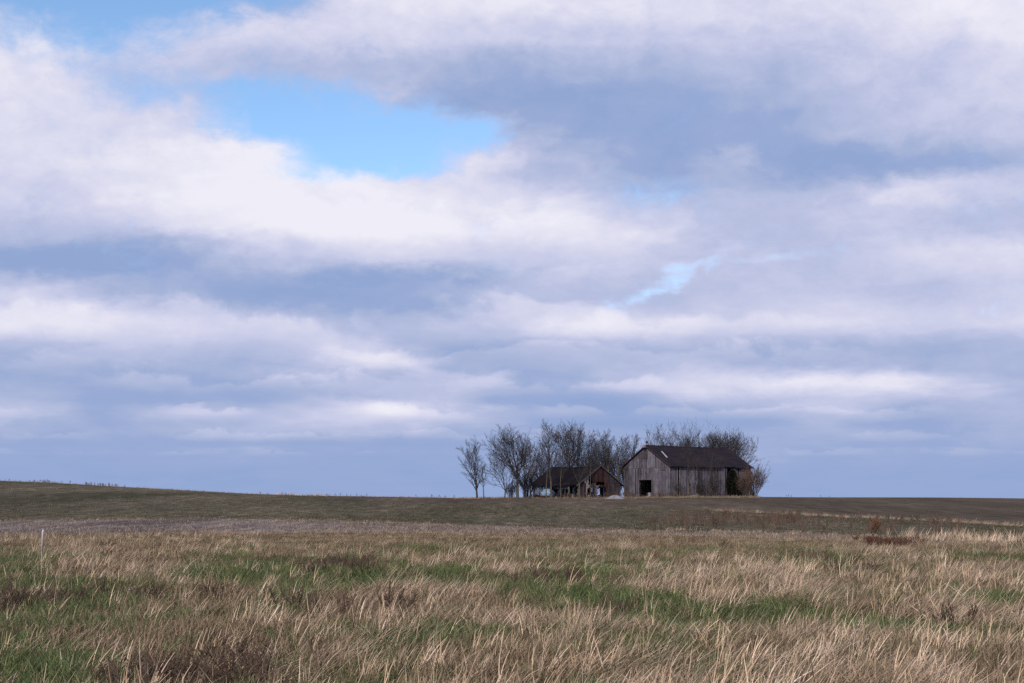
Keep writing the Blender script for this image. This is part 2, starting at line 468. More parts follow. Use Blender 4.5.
def tree(name, p, d, top_row, label, half_px, seed, form='round', base=0.25, trunk=None, lean=(0, 0), forks=0, lev=3, dens=1.0, twig=M_TWIG, bk=M_BARK, group='bare trees around the barns', cat='tree'):
    rng = np.random.default_rng(seed)
    loc = at(p, d)
    H = (EYE + (HZ - top_row) / F * d - loc.z) * {'round': 0.84, 'up': 0.86, 'col': 0.86}[form]
    Wd = half_px / F * d
    e = thing(name, loc, label, cat, group)
    tr = trunk or 0.016 * H + 0.04
    prof = {'round': prof_round, 'up': prof_up, 'col': prof_col}[form]
    cfg = dict(n=[int(21 * dens), int(10 * dens), int(7 * dens), 5], t0=[base, 0.2, 0.2, 0.2],
               ang=[{'round': (0.55, 0.95), 'up': (0.45, 0.8), 'col': (0.4, 0.75)}[form], (0.45, 0.9), (0.4, 0.9), (0.4, 0.9)],
               ratio=[Wd * {'round': 1.5, 'up': 2.9, 'col': 1.45}[form] / H, 0.55, 0.45, 0.4], up=[0.11, 0.06, 0.04, 0.02], rmin=0.0105, prof=prof)
    ta, ca = Acc(), Acc()
    d0 = unit(np.array([lean[0], lean[1], 1.0]))
    if forks:
        Hf = H * base
        P, r, dd = limb(rng, (0, 0, -0.3), d0, Hf + 0.3, tr, tr * 0.8, 6, 0.03, 0.02)
        ta.tube(P, r, 8)
        for i in range(forks):
            az = math.pi * 2 * (i + rng.uniform(-0.2, 0.2)) / forks + seed
            tilt = rng.uniform(0.18, 0.5) * min(1.6, Wd / H * 3.2)
            df = unit(np.array([math.sin(tilt) * math.cos(az), math.sin(tilt) * math.sin(az) * 0.8, math.cos(tilt)]))
            L = (H - Hf) * rng.uniform(0.88, 1.02) / max(0.75, df[2])
            Q, rq, _ = limb(rng, P[-1] - dd * 0.05, df, L, tr * 0.45, 0.014, 9, 0.07, 0.045)
            Q[:, 2] = np.minimum(Q[:, 2], H)
            ca.tube(Q, rq, 6)
            c2 = dict(cfg); c2['n'] = [int(11 * dens), cfg['n'][1], cfg['n'][2], 5]; c2['t0'] = [0.12, 0.2, 0.2, 0.2]
            c2['ratio'] = [Wd * 1.15 / L, 0.55, 0.45, 0.4]
            branchlets(rng, ca, Q, rq, L, 0, lev, c2)
    else:
        P, r, dd = limb(rng, (0, 0, -0.3), d0, (H + 0.3) * 0.99, tr, 0.014, 14, 0.035, 0.02)
        r = tr * (1 - np.linspace(0, 1, len(r)) ** 0.8) + 0.014
        ta.tube(P, r, 8)
        branchlets(rng, ca, P, r, H, 0, lev, cfg)
    ta.build('trunk', bk, e)
    ca.build('crown', twig, e, smooth=False)
    return e

# name, column, distance, top row, label, half width px, seed, options
tree('bare_tree', 477, 186, 446, 'slim bare tree standing leftmost of the whole row', 13.5, 14, 'col', base=0.16, trunk=0.17, bk=M_BARKD, dens=1.25)
tree('bare_tree', 484, 184, 456, 'thin leaning bare sapling just right of the leftmost tree', 5, 12, 'col', base=0.3, trunk=0.09, lean=(-0.07, 0), dens=0.75)
tree('bare_tree', 504.5, 182, 462, 'low spreading bare tree between the leftmost tree and the big forked tree', 19, 13, 'round', base=0.27, trunk=0.13, forks=5, dens=0.85)
tree('bare_tree', 517.5, 184, 434, 'large forked bare tree left of the collapsed barn', 23, 4, 'round', base=0.36, trunk=0.27, forks=5, dens=1.0)
tree('bare_tree', 531, 201, 444, 'bare tree rising behind the left eave of the collapsed barn', 13, 15, 'up', base=0.25, dens=0.85)
tree('bare_tree', 540, 207, 440, 'thin pale bare tree behind the far roof slope of the collapsed barn', 10, 16, 'up', base=0.3, dens=0.8)
tree('bare_tree', 551, 187, 424, 'tall straight bare tree in front of the dark roof of the collapsed barn', 15, 17, 'up', base=0.34, trunk=0.19)
tree('bare_tree', 546.5, 186, 447, 'slender bare tree beside the light blue car', 6, 18, 'up', base=0.42, trunk=0.10, dens=0.7)
tree('bare_tree', 570, 205, 425, 'broad dark bare tree directly behind the ridge of the collapsed barn', 20, 19, 'round', base=0.45, trunk=0.26, forks=5, dens=1.1)
tree('bare_tree', 579.5, 184, 446, 'crooked forked bare tree in front of the gable corner of the collapsed barn', 15, 20, 'up', base=0.34, trunk=0.13, forks=4, dens=0.5)
tree('bare_tree', 589, 208, 433, 'bare tree behind the near end of the collapsed barn ridge', 12, 21, 'up', base=0.3)
tree('bare_tree', 601, 206, 436, 'bare tree behind the right roof edge of the collapsed barn', 10, 22, 'up', base=0.3)
tree('bare_tree', 609, 204, 432, 'pale trunked bare tree in the gap between the two barns', 9, 23, 'up', base=0.35, dens=0.9)
tree('bare_tree', 617, 203, 434, 'slim bare tree in the gap, closest to the weathered barn', 8, 24, 'up', base=0.32, dens=0.9)
tree('bare_tree', 632, 216, 429, 'narrow bare tree behind the left rake of the weathered barn', 8, 25, 'up', base=0.35)
tree('bare_tree', 647.5, 222, 421, 'pole thin bare tree rising just left of the barn peak finial', 4, 26, 'col', base=0.4, trunk=0.10, dens=0.7)
tree('bare_tree', 655, 224, 421.5, 'pole thin bare tree rising just right of the barn peak finial', 5, 27, 'col', base=0.4, trunk=0.12, dens=0.7)
tree('bare_tree', 664, 223, 421, 'tall bare tree behind the pale roof strip of the weathered barn', 9, 28, 'up', base=0.35)
tree('bare_tree', 675, 225, 430, 'bare tree behind the left third of the weathered barn ridge', 12, 29, 'up', base=0.3)
tree('bare_tree', 686, 227, 431, 'bare tree behind the left centre of the weathered barn ridge', 12, 30, 'up', base=0.3)
tree('bare_tree', 697, 226, 430, 'bare tree behind the middle of the weathered barn ridge', 12, 31, 'round', base=0.3)
tree('bare_tree', 709, 228, 427, 'broad bare tree behind the right centre of the weathered barn ridge', 15, 32, 'round', base=0.35, forks=4)
tree('bare_tree', 721, 229, 427, 'bushy bare tree behind the right end of the weathered barn ridge', 17, 33, 'round', base=0.35, forks=5)
tree('bare_tree', 734, 227, 438, 'wide bare tree behind the right roof slope of the weathered barn', 21, 34, 'round', base=0.3, forks=5)
tree('bare_tree', 688.5, 190, 440, 'thin bare tree with dark trunk in front of the barn wall beside the plank pile', 11, 35, 'up', base=0.32, trunk=0.11, dens=0.75)
tree('bare_tree', 696, 191.5, 449, 'thin pale bare sapling in front of the long barn wall, right of the plank pile', 9, 36, 'up', base=0.3, trunk=0.07, dens=0.65)
tree('bare_tree', 709.5, 194, 446, 'dark forked bare tree in front of the middle of the long barn wall', 13, 37, 'up', base=0.3, trunk=0.13, forks=3, dens=0.7)
tree('bare_tree', 717, 196, 452, 'bare sapling in front of the long barn wall, just left of the evergreen', 8, 38, 'up', base=0.3, trunk=0.07, dens=0.65)

tree('bare_tree', 561, 185.5, 447, 'thin crooked bare sapling in front of the middle of the dark collapsed roof', 9, 41, 'up', base=0.35, trunk=0.08, dens=0.7)
tree('bare_tree', 590, 184.5, 452, 'spindly bare sapling in front of the holed gable of the collapsed barn', 9, 42, 'up', base=0.35, trunk=0.07, dens=0.6)
tree('bare_tree', 605, 213, 431, 'tall bare tree farthest back in the gap between the barns', 11, 43, 'up', base=0.3, dens=1.1)
tree('bare_tree', 625, 211, 433, 'bare tree in the gap just left of the weathered barn eave', 10, 44, 'up', base=0.3, dens=1.1)
tree('bare_tree', 578, 210, 432, 'bare tree behind the collapsed barn ridge, right of the broad dark one', 12, 45, 'up', base=0.3, dens=1.1)
tree('bare_tree', 524, 205, 445, 'bare tree standing behind the big forked tree', 11, 46, 'up', base=0.2, dens=1.0)

def bush(p, d, top_row, half_px, seed, label, n=26, twig=M_TWIGW, name='bare_bush', group='bare bushes around the barns', rmin=0.012):
    rng = np.random.default_rng(seed)
    loc = at(p, d)
    H = EYE + (HZ - top_row) / F * d - loc.z
    Wd = half_px / F * d
    e = thing(name, loc, label, 'bush', group)
    sa, ca = Acc(), Acc()
    cfg = dict(n=[8, 6, 4, 4], t0=[0.25, 0.2, 0.2, 0.2], ang=[(0.3, 0.8), (0.4, 0.9), (0.4, 0.9), (0.4, 0.9)], ratio=[0.5, 0.45, 0.4, 0.4], up=[0.08, 0.05, 0.03, 0.02], rmin=rmin, prof=lambda t: 1.1 - 0.5 * t)
    for i in range(n):
        az = rng.uniform(0, 2 * math.pi); q = rng.uniform(0, 1) ** 0.7
        dd = unit(np.array([math.cos(az) * q * Wd * 1.1, math.sin(az) * q * Wd * 0.8, H * 0.9]))
        L = math.sqrt((q * Wd) ** 2 + (H * (1 - 0.35 * q * q)) ** 2) * rng.uniform(0.75, 1.0)
        P, r, _ = limb(rng, (math.cos(az) * q * Wd * 0.25, math.sin(az) * q * Wd * 0.25, -0.1), dd, L, 0.035, rmin, 7, 0.09, 0.03)
        sa.tube(P, r, 4)
        branchlets(rng, ca, P, r, L, 0, 2, cfg)
    sa.build('stem', M_BARKD, e)
    ca.build('twigs', twig, e, smooth=False)
    return e
bush(754, 200, 463, 10, 51, 'reddish bare bush at the right end corner of the weathered barn', 40)
bush(746, 195, 472, 8, 52, 'low reddish bare bush against the right end of the long barn wall', 28)
bush(527, 190, 470, 11, 53, 'dark bare thicket between the big forked tree and the collapsed barn', 30, M_TWIG)
bush(511, 193, 480, 8, 54, 'dark low bare thicket behind the big forked tree', 20, M_TWIG)
bush(612, 214, 446, 14, 65, 'tall bare thicket filling the gap between the two barns', 36, M_TWIG)
bush(722, 231, 432, 24, 66, 'wide bare thicket behind the right end of the weathered barn roof', 40, M_TWIG)
bush(566, 213, 446, 18, 67, 'tall bare thicket behind the middle of the collapsed barn roof', 36, M_TWIG)
bush(713, 193, 474, 9, 68, 'thin bare brush in front of the long barn wall, left of the evergreen', 14, M_TWIG)
bush(680, 191, 482, 6, 69, 'small bare brush by the long barn wall near the gable corner', 10, M_TWIG)
bush(628, 213, 452, 12, 57, 'bare thicket behind the left gable edge of the weathered barn', 26, M_TWIG)
bush(593, 212, 452, 16, 58, 'bare thicket behind the ridge end of the collapsed barn', 30, M_TWIG)
bush(545, 212, 455, 16, 59, 'bare thicket behind the far roof slope of the collapsed barn', 30, M_TWIG)
bush(690, 231, 430, 26, 60, 'wide bare thicket behind the middle of the weathered barn roof', 40, M_TWIG)
bush(660, 231, 431, 18, 64, 'bare thicket behind the peak of the weathered barn', 30, M_TWIG)
bush(616, 196, 480, 8, 55, 'bare brush at the foot of the gap between the barns', 18, M_TWIG)
bush(702, 192, 481, 8, 56, 'grey bare brush at the foot of the long barn wall', 18, M_TWIG)

# ------------------------------------------------------------------ evergreen against the wall
def cedar(p, d, top_row, half_px, seed, label):
    rng = np.random.default_rng(seed)
    loc = at(p, d)
    H = EYE + (HZ - top_row) / F * d - loc.z
    Wd = half_px / F * d
    e = thing('evergreen_tree', loc, label, 'evergreen', None)
    ta = Acc()
    P, r, _ = limb(rng, (0, 0, -0.2), np.array([0, 0, 1.0]), H * 0.95, 0.13, 0.02, 8, 0.02, 0.02)
    ta.tube(P, r, 6)
    n = 5200
    lumps = rng.normal(0, 1, (26, 3)); lumps /= np.linalg.norm(lumps, axis=1)[:, None]
    amp = rng.uniform(-0.7, 0.6, 26)
    t = rng.uniform(0, 1, n) ** 0.8
    az = rng.uniform(0, 2 * math.pi, n)
    rad = (0.55 + 0.45 * np.sin(math.pi * np.clip(0.2 + t * 0.55, 0, 1))) * (1 - t ** 2.2) ** 0.7
    dirs = np.stack([np.cos(az), np.sin(az), (t - 0.5) * 1.2], -1); dirs /= np.linalg.norm(dirs, axis=1)[:, None]
    lob = 1 + (np.maximum(dirs @ lumps.T - 0.72, 0) * 3.0 * amp[None, :]).sum(1)
    rr = rad * Wd * lob * rng.uniform(0.45, 1.0, n) ** 0.5
    C = np.stack([np.cos(az) * rr, np.sin(az) * rr, 0.15 + t * (H - 0.2)], -1)
    out = np.stack([np.cos(az), np.sin(az), rng.uniform(0.1, 1.0, n)], -1) + rng.normal(0, 0.35, (n, 3))
    out /= np.linalg.norm(out, axis=1)[:, None]
    side = np.cross(out, rng.normal(0, 1, (n, 3))); side /= np.linalg.norm(side, axis=1)[:, None] + 1e-9
    L = rng.uniform(0.16, 0.36, n)[:, None]; w = rng.uniform(0.05, 0.10, n)[:, None]
    V = np.stack([C - side * w, C + side * w, C + out * L + side * w * 0.3, C + out * L - side * w * 0.3], 1).reshape(-1, 3)
    Fc = np.arange(n * 4).reshape(-1, 4)
    tone = np.repeat(rng.uniform(0.6, 1.4, n), 4)[:, None] * np.ones((1, 3))
    ta.build('trunk', M_BARKD, e)
    new_mesh('crown', V, Fc, M_CEDAR, e, tone)
    return e
M_CEDAR = mat('evergreen_leaves', toned((0.014, 0.016, 0.011)))
cedar(732.5, 196, 470.5, 7.5, 61, 'dark evergreen growing tight against the long barn wall')
cedar(738.5, 197, 478, 4.5, 62, 'small dark evergreen tucked right of the taller evergreen at the barn wall')

# ------------------------------------------------------------------ barns
M_WOOD = mat('weathered_boards', toned((0.138, 0.131, 0.152), (9, 9, 0.7)), 0.92, 0.1)
M_WOODIN = mat('old_beams', toned((0.13, 0.11, 0.10), (3, 3, 3)), 0.95, 0.1)
def roof_fn(c1, c2, c3):
    def fn(w, b):
        tc = w.n('ShaderNodeTexCoord')
        f = w.noise(w.scalev(tc.outputs['Object'], (1.2, 0.25, 0.25)), 1.6, 6, 0.65)
        g = w.noise(tc.outputs['Object'], 0.35, 4, 0.6)
        col = w.mix(w.ss(f, 0.3, 0.72), c1, c2)
        col = w.mix(w.ss(g, 0.48, 0.72), col, c3)
        w.put(b.inputs['Base Color'], col)
    return fn
M_ROOF = mat('rusted_roof', roof_fn((0.008, 0.006, 0.010), (0.019, 0.0125, 0.0195), (0.028, 0.0125, 0.016)), 0.85, 0.12)
M_ROOF2 = mat('dark_old_roof', roof_fn((0.005, 0.004, 0.0055), (0.012, 0.009, 0.012), (0.018, 0.010, 0.012)), 0.9, 0.08)
M_RAKE = mat('rusty_trim', flat((0.05, 0.028, 0.028), 0.25, 3))
M_PALE = mat('bright_sheet', flat((0.30, 0.29, 0.31), 0.15, 5), 0.5, 0.4)
M_DIRT = mat('barn_dirt', flat((0.05, 0.042, 0.035), 0.3, 2))

class Boxes:
    """collects boxes given in barn coordinates (a along gable, b along length, z up)"""
    def __init__(self): self.V, self.F, self.T, self.n = [], [], [], 0
    def hexa(self, pts, tone=(1, 1, 1)):
        self.V += [tuple(p) for p in pts]
        n = self.n
        for f in ((0, 3, 2, 1), (4, 5, 6, 7), (0, 1, 5, 4), (1, 2, 6, 5), (2, 3, 7, 6), (3, 0, 4, 7)):
            self.F.append(tuple(n + i for i in f))
        self.T += [tone] * 8
        self.n += 8
    def box(self, lo, hi, tone=(1, 1, 1)):
        (x0, y0, z0), (x1, y1, z1) = lo, hi
        self.hexa([(x0, y0, z0), (x1, y0, z0), (x1, y1, z0), (x0, y1, z0), (x0, y0, z1), (x1, y0, z1), (x1, y1, z1), (x0, y1, z1)], tone)
    def build(self, name, material, parent):
        return new_mesh(name, self.V, self.F, material, parent, tone=np.array(self.T, np.float32))

def boards(rng, axis, pos, out, s0, s1, topf, holes=(), tones=None, wid=0.28, base=-0.3, tiers=(), missing=0.0, gap=0.006, thick=0.03, ragged=0.12):
    """vertical boards of a wall. axis 'a': wall runs along a at b=pos; axis 'b': along b at a=pos. out = +1/-1 outward direction"""
    bx = Boxes()
    s = s0
    while s < s1 - 0.02:
        w = wid * rng.uniform(0.75, 1.25)
        e = min(s + w, s1)
        c0, c1 = s + gap, e - gap - (0.03 if rng.uniform() < 0.18 and gap > 0 else 0)
        mid = (s + e) / 2
        miss = rng.uniform() < missing
        spans = [(base + rng.uniform(0, ragged), None)]
        cuts = sorted([t for t in tiers])
        zs = [(spans[0][0])] + cuts + [None]
        for i in range(len(zs) - 1):
            z0 = zs[i]
            z1 = zs[i + 1]
            segs = [(z0, z1)]
            for (h0, h1, v0, v1) in holes:
                if h0 <= mid <= h1:
                    ns = []
                    jit = rng.uniform(-0.12, 0.12)
                    for (p, q) in segs:
                        qq = 99 if q is None else q
                        if v1 <= p or v0 >= qq: ns.append((p, q)); continue
                        if v0 > p: ns.append((p, v0 + (jit if v0 > 0.5 else 0)))
                        if v1 < qq: ns.append((v1 + jit * (0 if (h1 - h0) > 2.5 else 1), q))
                    segs = ns
            if miss: continue
            off = rng.uniform(0, 0.02) + 0.035 * i
            tone = tones(mid, i, rng) if tones else (1, 1, 1)
            for (p, q) in segs:
                t0, t1 = (topf(c0), topf(c1)) if q is None else (q, q)
                t0 = min(t0, topf(c0)); t1 = min(t1, topf(c1))
                if t0 - p < 0.05 and t1 - p < 0.05: continue
                o0, o1 = pos + out * off, pos + out * (off + thick)
                lo_, hi_ = min(o0, o1), max(o0, o1)
                if axis == 'a':
                    pts = [(c0, lo_, p), (c1, lo_, p), (c1, hi_, p), (c0, hi_, p), (c0, lo_, t0), (c1, lo_, t1), (c1, hi_, t1), (c0, hi_, t0)]
                else:
                    pts = [(lo_, c0, p), (hi_, c0, p), (hi_, c1, p), (lo_, c1, p), (lo_, c0, t0), (hi_, c0, t0), (hi_, c1, t1), (lo_, c1, t1)]
                bx.hexa(pts, tone)
        s = e
    return bx

def roof_slab(name, material, parent, a0, z0, a1, z1, b0, b1, thick=0.08, seams=0.0, sag=0.0, nb=24, na=10, rng=None, ragged=0.0, bite=None):
    """slope from the ridge (a0,z0) down to the eave (a1,z1), along b0..b1; standing seams along the slope"""
    V, Fc = [], []
    for layer in (0, 1):
        for i in range(na + 1):
            t = i / na
            for j in range(nb + 1):
                b = b0 + (b1 - b0) * j / nb
                s = sag * math.sin(math.pi * j / nb) * (1 - 0.5 * t) + (0.05 * math.sin(j * 1.7) * sag if sag else 0)
                tt = t
                if ragged and i == na: tt = 1 - ragged * rng.uniform(0, 1)
                if bite and i >= na - 1 and bite[0] < b < bite[1]: tt = min(tt, 1 - bite[2] * rng.uniform(0.7, 1.1))
                z = z0 + (z1 - z0) * tt - s - thick * layer
                V.append((a0 + (a1 - a0) * tt, b, z))
    m = nb + 1; off = (na + 1) * m
    for i in range(na):
        for j in range(nb):
            q = i * m + j
            Fc.append((q, q + 1, q + m + 1, q + m))
            Fc.append((off + q, off + q + m, off + q + m + 1, off + q + 1))
    for j in range(nb):
        Fc.append((j, off + j, off + j + 1, j + 1))
        q = na * m + j
        Fc.append((q, q + 1, off + q + 1, off + q))
    for i in range(na):
        q = i * m
        Fc.append((q, q + m, off + q + m, off + q))
        q = i * m + nb
        Fc.append((q, off + q, off + q + m, q + m))
    V = [tuple(v) for v in V]
    if seams:
        ln = math.hypot(a1 - a0, z1 - z0)
        nx, nz = -(z1 - z0) / ln, (a1 - a0) / ln
        if nz < 0: nx, nz = -nx, -nz
        b = b0 + seams / 2
        while b < b1 - 0.05:
            n = len(V)
            for (t, h) in ((0.01, 0.002), (0.01, 0.045), (0.985, 0.045), (0.985, 0.002)):
                for db in (-0.02, 0.02):
                    V.append((a0 + (a1 - a0) * t + nx * h, b + db, z0 + (z1 - z0) * t + nz * h))
            Fc += [(n, n + 2, n + 3, n + 1), (n + 2, n + 4, n + 5, n + 3), (n + 4, n + 6, n + 7, n + 5), (n, n + 6, n + 4, n + 2), (n + 1, n + 3, n + 5, n + 7)]
            b += seams
    return new_mesh(name, V, Fc, material, parent)

def frame(e, origin, da):
    """orient an empty so that local x runs along direction da (2-D)"""
    e.location = origin
    e.rotation_euler = (0, 0, math.atan2(da[1], da[0]))

# ---- weathered barn: near corner at column 670; local x runs back-left along the gable (flipped to -x), y along the long wall
def weathered_barn():
    rng = np.random.default_rng(70)
    d = 195.0
    o = at(670, d)
    bdir = R(38)
    W, L, EV, RG = 11.4, 21.0, 5.45, 8.95
    e = thing('barn', o, 'large weathered grey board barn with dark rusty metal roof and open doorway', 'barn', 'old barns on the ridge')
    # local +y = along the long wall (right-back), local -x = along the gable (left-back)
    e.rotation_euler = (0, 0, bdir - R(90))
    def top(a): return EV + (RG - EV) * (1 - abs(a + W / 2) / (W / 2)) - 0.06
    def gt(m, tier, r):
        k = r.uniform(0.62, 1.25)
        if r.uniform() < 0.10: k *= 0.55
        if r.uniform() < 0.08: k *= 1.35
        if m < -W + 1.6 and tier == 0: k *= 0.6
        if tier == 1 and -7.6 < m < -5.2: k *= 0.9
        return (k, k * r.uniform(0.95, 1.0), k * r.uniform(0.93, 1.05))
    door = (-7.5, -4.3, -1, 3.0)
    gw = boards(rng, 'a', 0.0, -1, -W, 0, top, holes=[door], tones=gt, tiers=(EV - 0.35,), missing=0.0).build('gable_wall', M_WOOD, e)
    for a0, a1, z0, z1, k in ((-7.7, -5.3, 6.75, 8.05, 0.55), (-2.2, -1.2, 4.6, 5.9, 0.6)):
        pt = Boxes()
        pt.hexa([(a0, -0.125, z0), (a1, -0.125, z0), (a1, -0.105, z0), (a0, -0.105, z0), (a0, -0.125, min(z1, top(a0) - .1)), (a1, -0.125, min(z1, top(a1) - .1)), (a1, -0.105, min(z1, top(a1) - .1)), (a0, -0.105, min(z1, top(a0) - .1))], (k, k * 0.92, k * 0.9))
        pt.build('wall_patch', M_WOOD, gw)
    def st(m, tier, r):
        k = r.uniform(0.7, 1.35)
        n = math.sin(m * 1.9) * 0.5 + math.sin(m * 0.83 + 1) * 0.5
        if n > 0.45: k *= 0.6
        k *= 1.45 if m < 1.2 else 1.15 if m < 7 else 0.92
        if r.uniform() < 0.12: k *= 0.45
        return (k, k * r.uniform(0.93, 1.0), k * r.uniform(0.90, 1.03))
    sw = boards(rng, 'b', 0.0, 1, 0, L, lambda b: EV, holes=[(14.6, 16.2, 3.7, 9), (10.6, 11.1, -1, 1.6), (4.9, 5.2, 0.6, 2.4)], tones=st, wid=0.3, missing=0.03)
    sw.build('long_wall', M_WOOD, e)
    boards(rng, 'a', L, 1, -W, 0, top, tones=gt, gap=0).build('gable_wall', M_WOOD, e)
    boards(rng, 'b', -W, -1, 0, L, lambda b: EV, tones=st, gap=0).build('long_wall', M_WOOD, e)
    fr = Boxes()
    for a in (-W + 0.12, -7.6, -4.2, -0.12):
        for b in (0.15, 5.3, 10.6, 15.9, L - 0.15):
            fr.box((a - 0.1, b - 0.1, -0.3), (a + 0.1, b + 0.1, EV - 0.15), (0.8, 0.75, 0.7))
    for b in (0.15, 5.3, 10.6, 15.9, L - 0.15):
        fr.box((-W + 0.23, b - 0.08, EV - 0.4), (-0.23, b + 0.08, EV - 0.2), (0.8, 0.75, 0.7))
    fr.build('timber_frame', M_WOODIN, e)
    fl = Boxes(); fl.box((-W + 0.05, 0.05, -0.4), (-0.05, L - 0.05, -0.02)); fl.build('dirt_floor', M_DIRT, e)
    df = Boxes()
    df.box((-7.64, -0.14, -0.3), (-7.48, -0.08, 3.15), (1.1, 1.0, 0.95)); df.box((-4.32, -0.14, -0.3), (-4.16, -0.08, 3.15), (0.8, 0.75, 0.7)); df.box((-7.47, -0.14, 3.01), (-4.33, -0.08, 3.15), (0.8, 0.75, 0.7))
    df.build('door_frame', M_WOOD, gw)
    oh = 0.35
    sl = (RG - EV) / (W / 2)
    r1 = roof_slab('roof', M_ROOF, e, -W / 2, RG + 0.12, 0.5, EV + 0.12 - 0.5 * sl, -oh, L + oh, seams=0, rng=rng, ragged=0.008, nb=70, bite=(13.2, 16.4, 0.05))
    r2 = roof_slab('roof', M_ROOF, e, -W / 2 - 0.002, RG + 0.12, -W - 0.5, EV + 0.12 - 0.5 * sl, -oh, L + oh, seams=0.62, rng=rng, nb=70)
    for sgn, rp in ((1, r1), (-1, r2)):
        a0, a1 = -W / 2, (0.5 if sgn > 0 else -W - 0.5)
        z0, z1 = RG + 0.15, EV + 0.15 - 0.5 * sl
        for (b0, b1) in ((-oh - 0.05, -oh - 0.003), (L + oh + 0.003, L + oh + 0.05)):
            q0, q1 = sorted((a0, a1)); h0, h1 = (z0, z1) if a0 < a1 else (z1, z0)
            tr = Boxes()
            tr.hexa([(q0, b0, h0 - 0.2), (q1, b0, h1 - 0.2), (q1, b1, h1 - 0.2), (q0, b1, h0 - 0.2), (q0, b0, h0), (q1, b0, h1), (q1, b1, h1), (q0, b1, h0)])
            tr.build('rake_trim', M_RAKE, rp)
    cap = Boxes()
    cap.hexa([(-W / 2 - 0.25, -oh, RG - 0.02), (-W / 2 + 0.25, -oh, RG - 0.02), (-W / 2 + 0.25, L + oh, RG - 0.02), (-W / 2 - 0.25, L + oh, RG - 0.02),
              (-W / 2 - 0.02, -oh, RG + 0.2), (-W / 2 + 0.02, -oh, RG + 0.2), (-W / 2 + 0.02, L + oh, RG + 0.2), (-W / 2 - 0.02, L + oh, RG + 0.2)])
    cap.build('ridge_cap', M_ROOF, r1)
    # loose pale sheet on the roof near the gable
    ps = Boxes()
    def on(a, b, h): return (a, b, RG + 0.12 - sl * (a + W / 2) + h)
    a0, a1 = -3.9, -2.0
    ps.hexa([on(a0, 1.75, .06), on(a1, 1.15, .06), on(a1, 1.55, .06), on(a0, 2.1, .06), on(a0, 1.75, .09), on(a1, 1.15, .09), on(a1, 1.55, .09), on(a0, 2.1, .09)])
    p = ps.build('loose_roof_sheet', M_PALE, r1); p['label'] = 'bright bare metal strip on the dark roof'
    # finial at the peak
    fi = Acc()
    fi.tube([(-W / 2, 0.1, RG + 0.1), (-W / 2, 0.1, RG + 0.75)], [0.05, 0.05], 6)
    fi.tube([(-W / 2, 0.1, RG + 0.55), (-W / 2, 0.1, RG + 0.62), (-W / 2, 0.1, RG + 0.8), (-W / 2, 0.1, RG + 0.9)], [0.03, 0.24, 0.22, 0.02], 10)
    fi.build('finial', M_RAKE, e)
    hd = Boxes()
    hd.hexa([(-W / 2 - 0.2, -0.95, RG - 0.15), (-W / 2 + 0.3, -0.95, RG - 0.3), (-W / 2 + 0.3, -oh - 0.06, RG - 0.3), (-W / 2 - 0.2, -oh - 0.06, RG - 0.15),
             (-W / 2 - 0.1, -0.9, RG + 0.1), (-W / 2 + 0.3, -0.9, RG - 0.1), (-W / 2 + 0.3, -oh - 0.06, RG + 0.0), (-W / 2 - 0.1, -oh - 0.06, RG + 0.2)], (1.5, 1.45, 1.45))
    hd.build('peak_hood', M_WOOD, e)
    return e, o, bdir
barn_e, barn_o, barn_dir = weathered_barn()
barn_M = lambda a, b, z: barn_o + Vector((math.cos(barn_dir - R(90)) * a - math.sin(barn_dir - R(90)) * b, math.sin(barn_dir - R(90)) * a + math.cos(barn_dir - R(90)) * b, z))

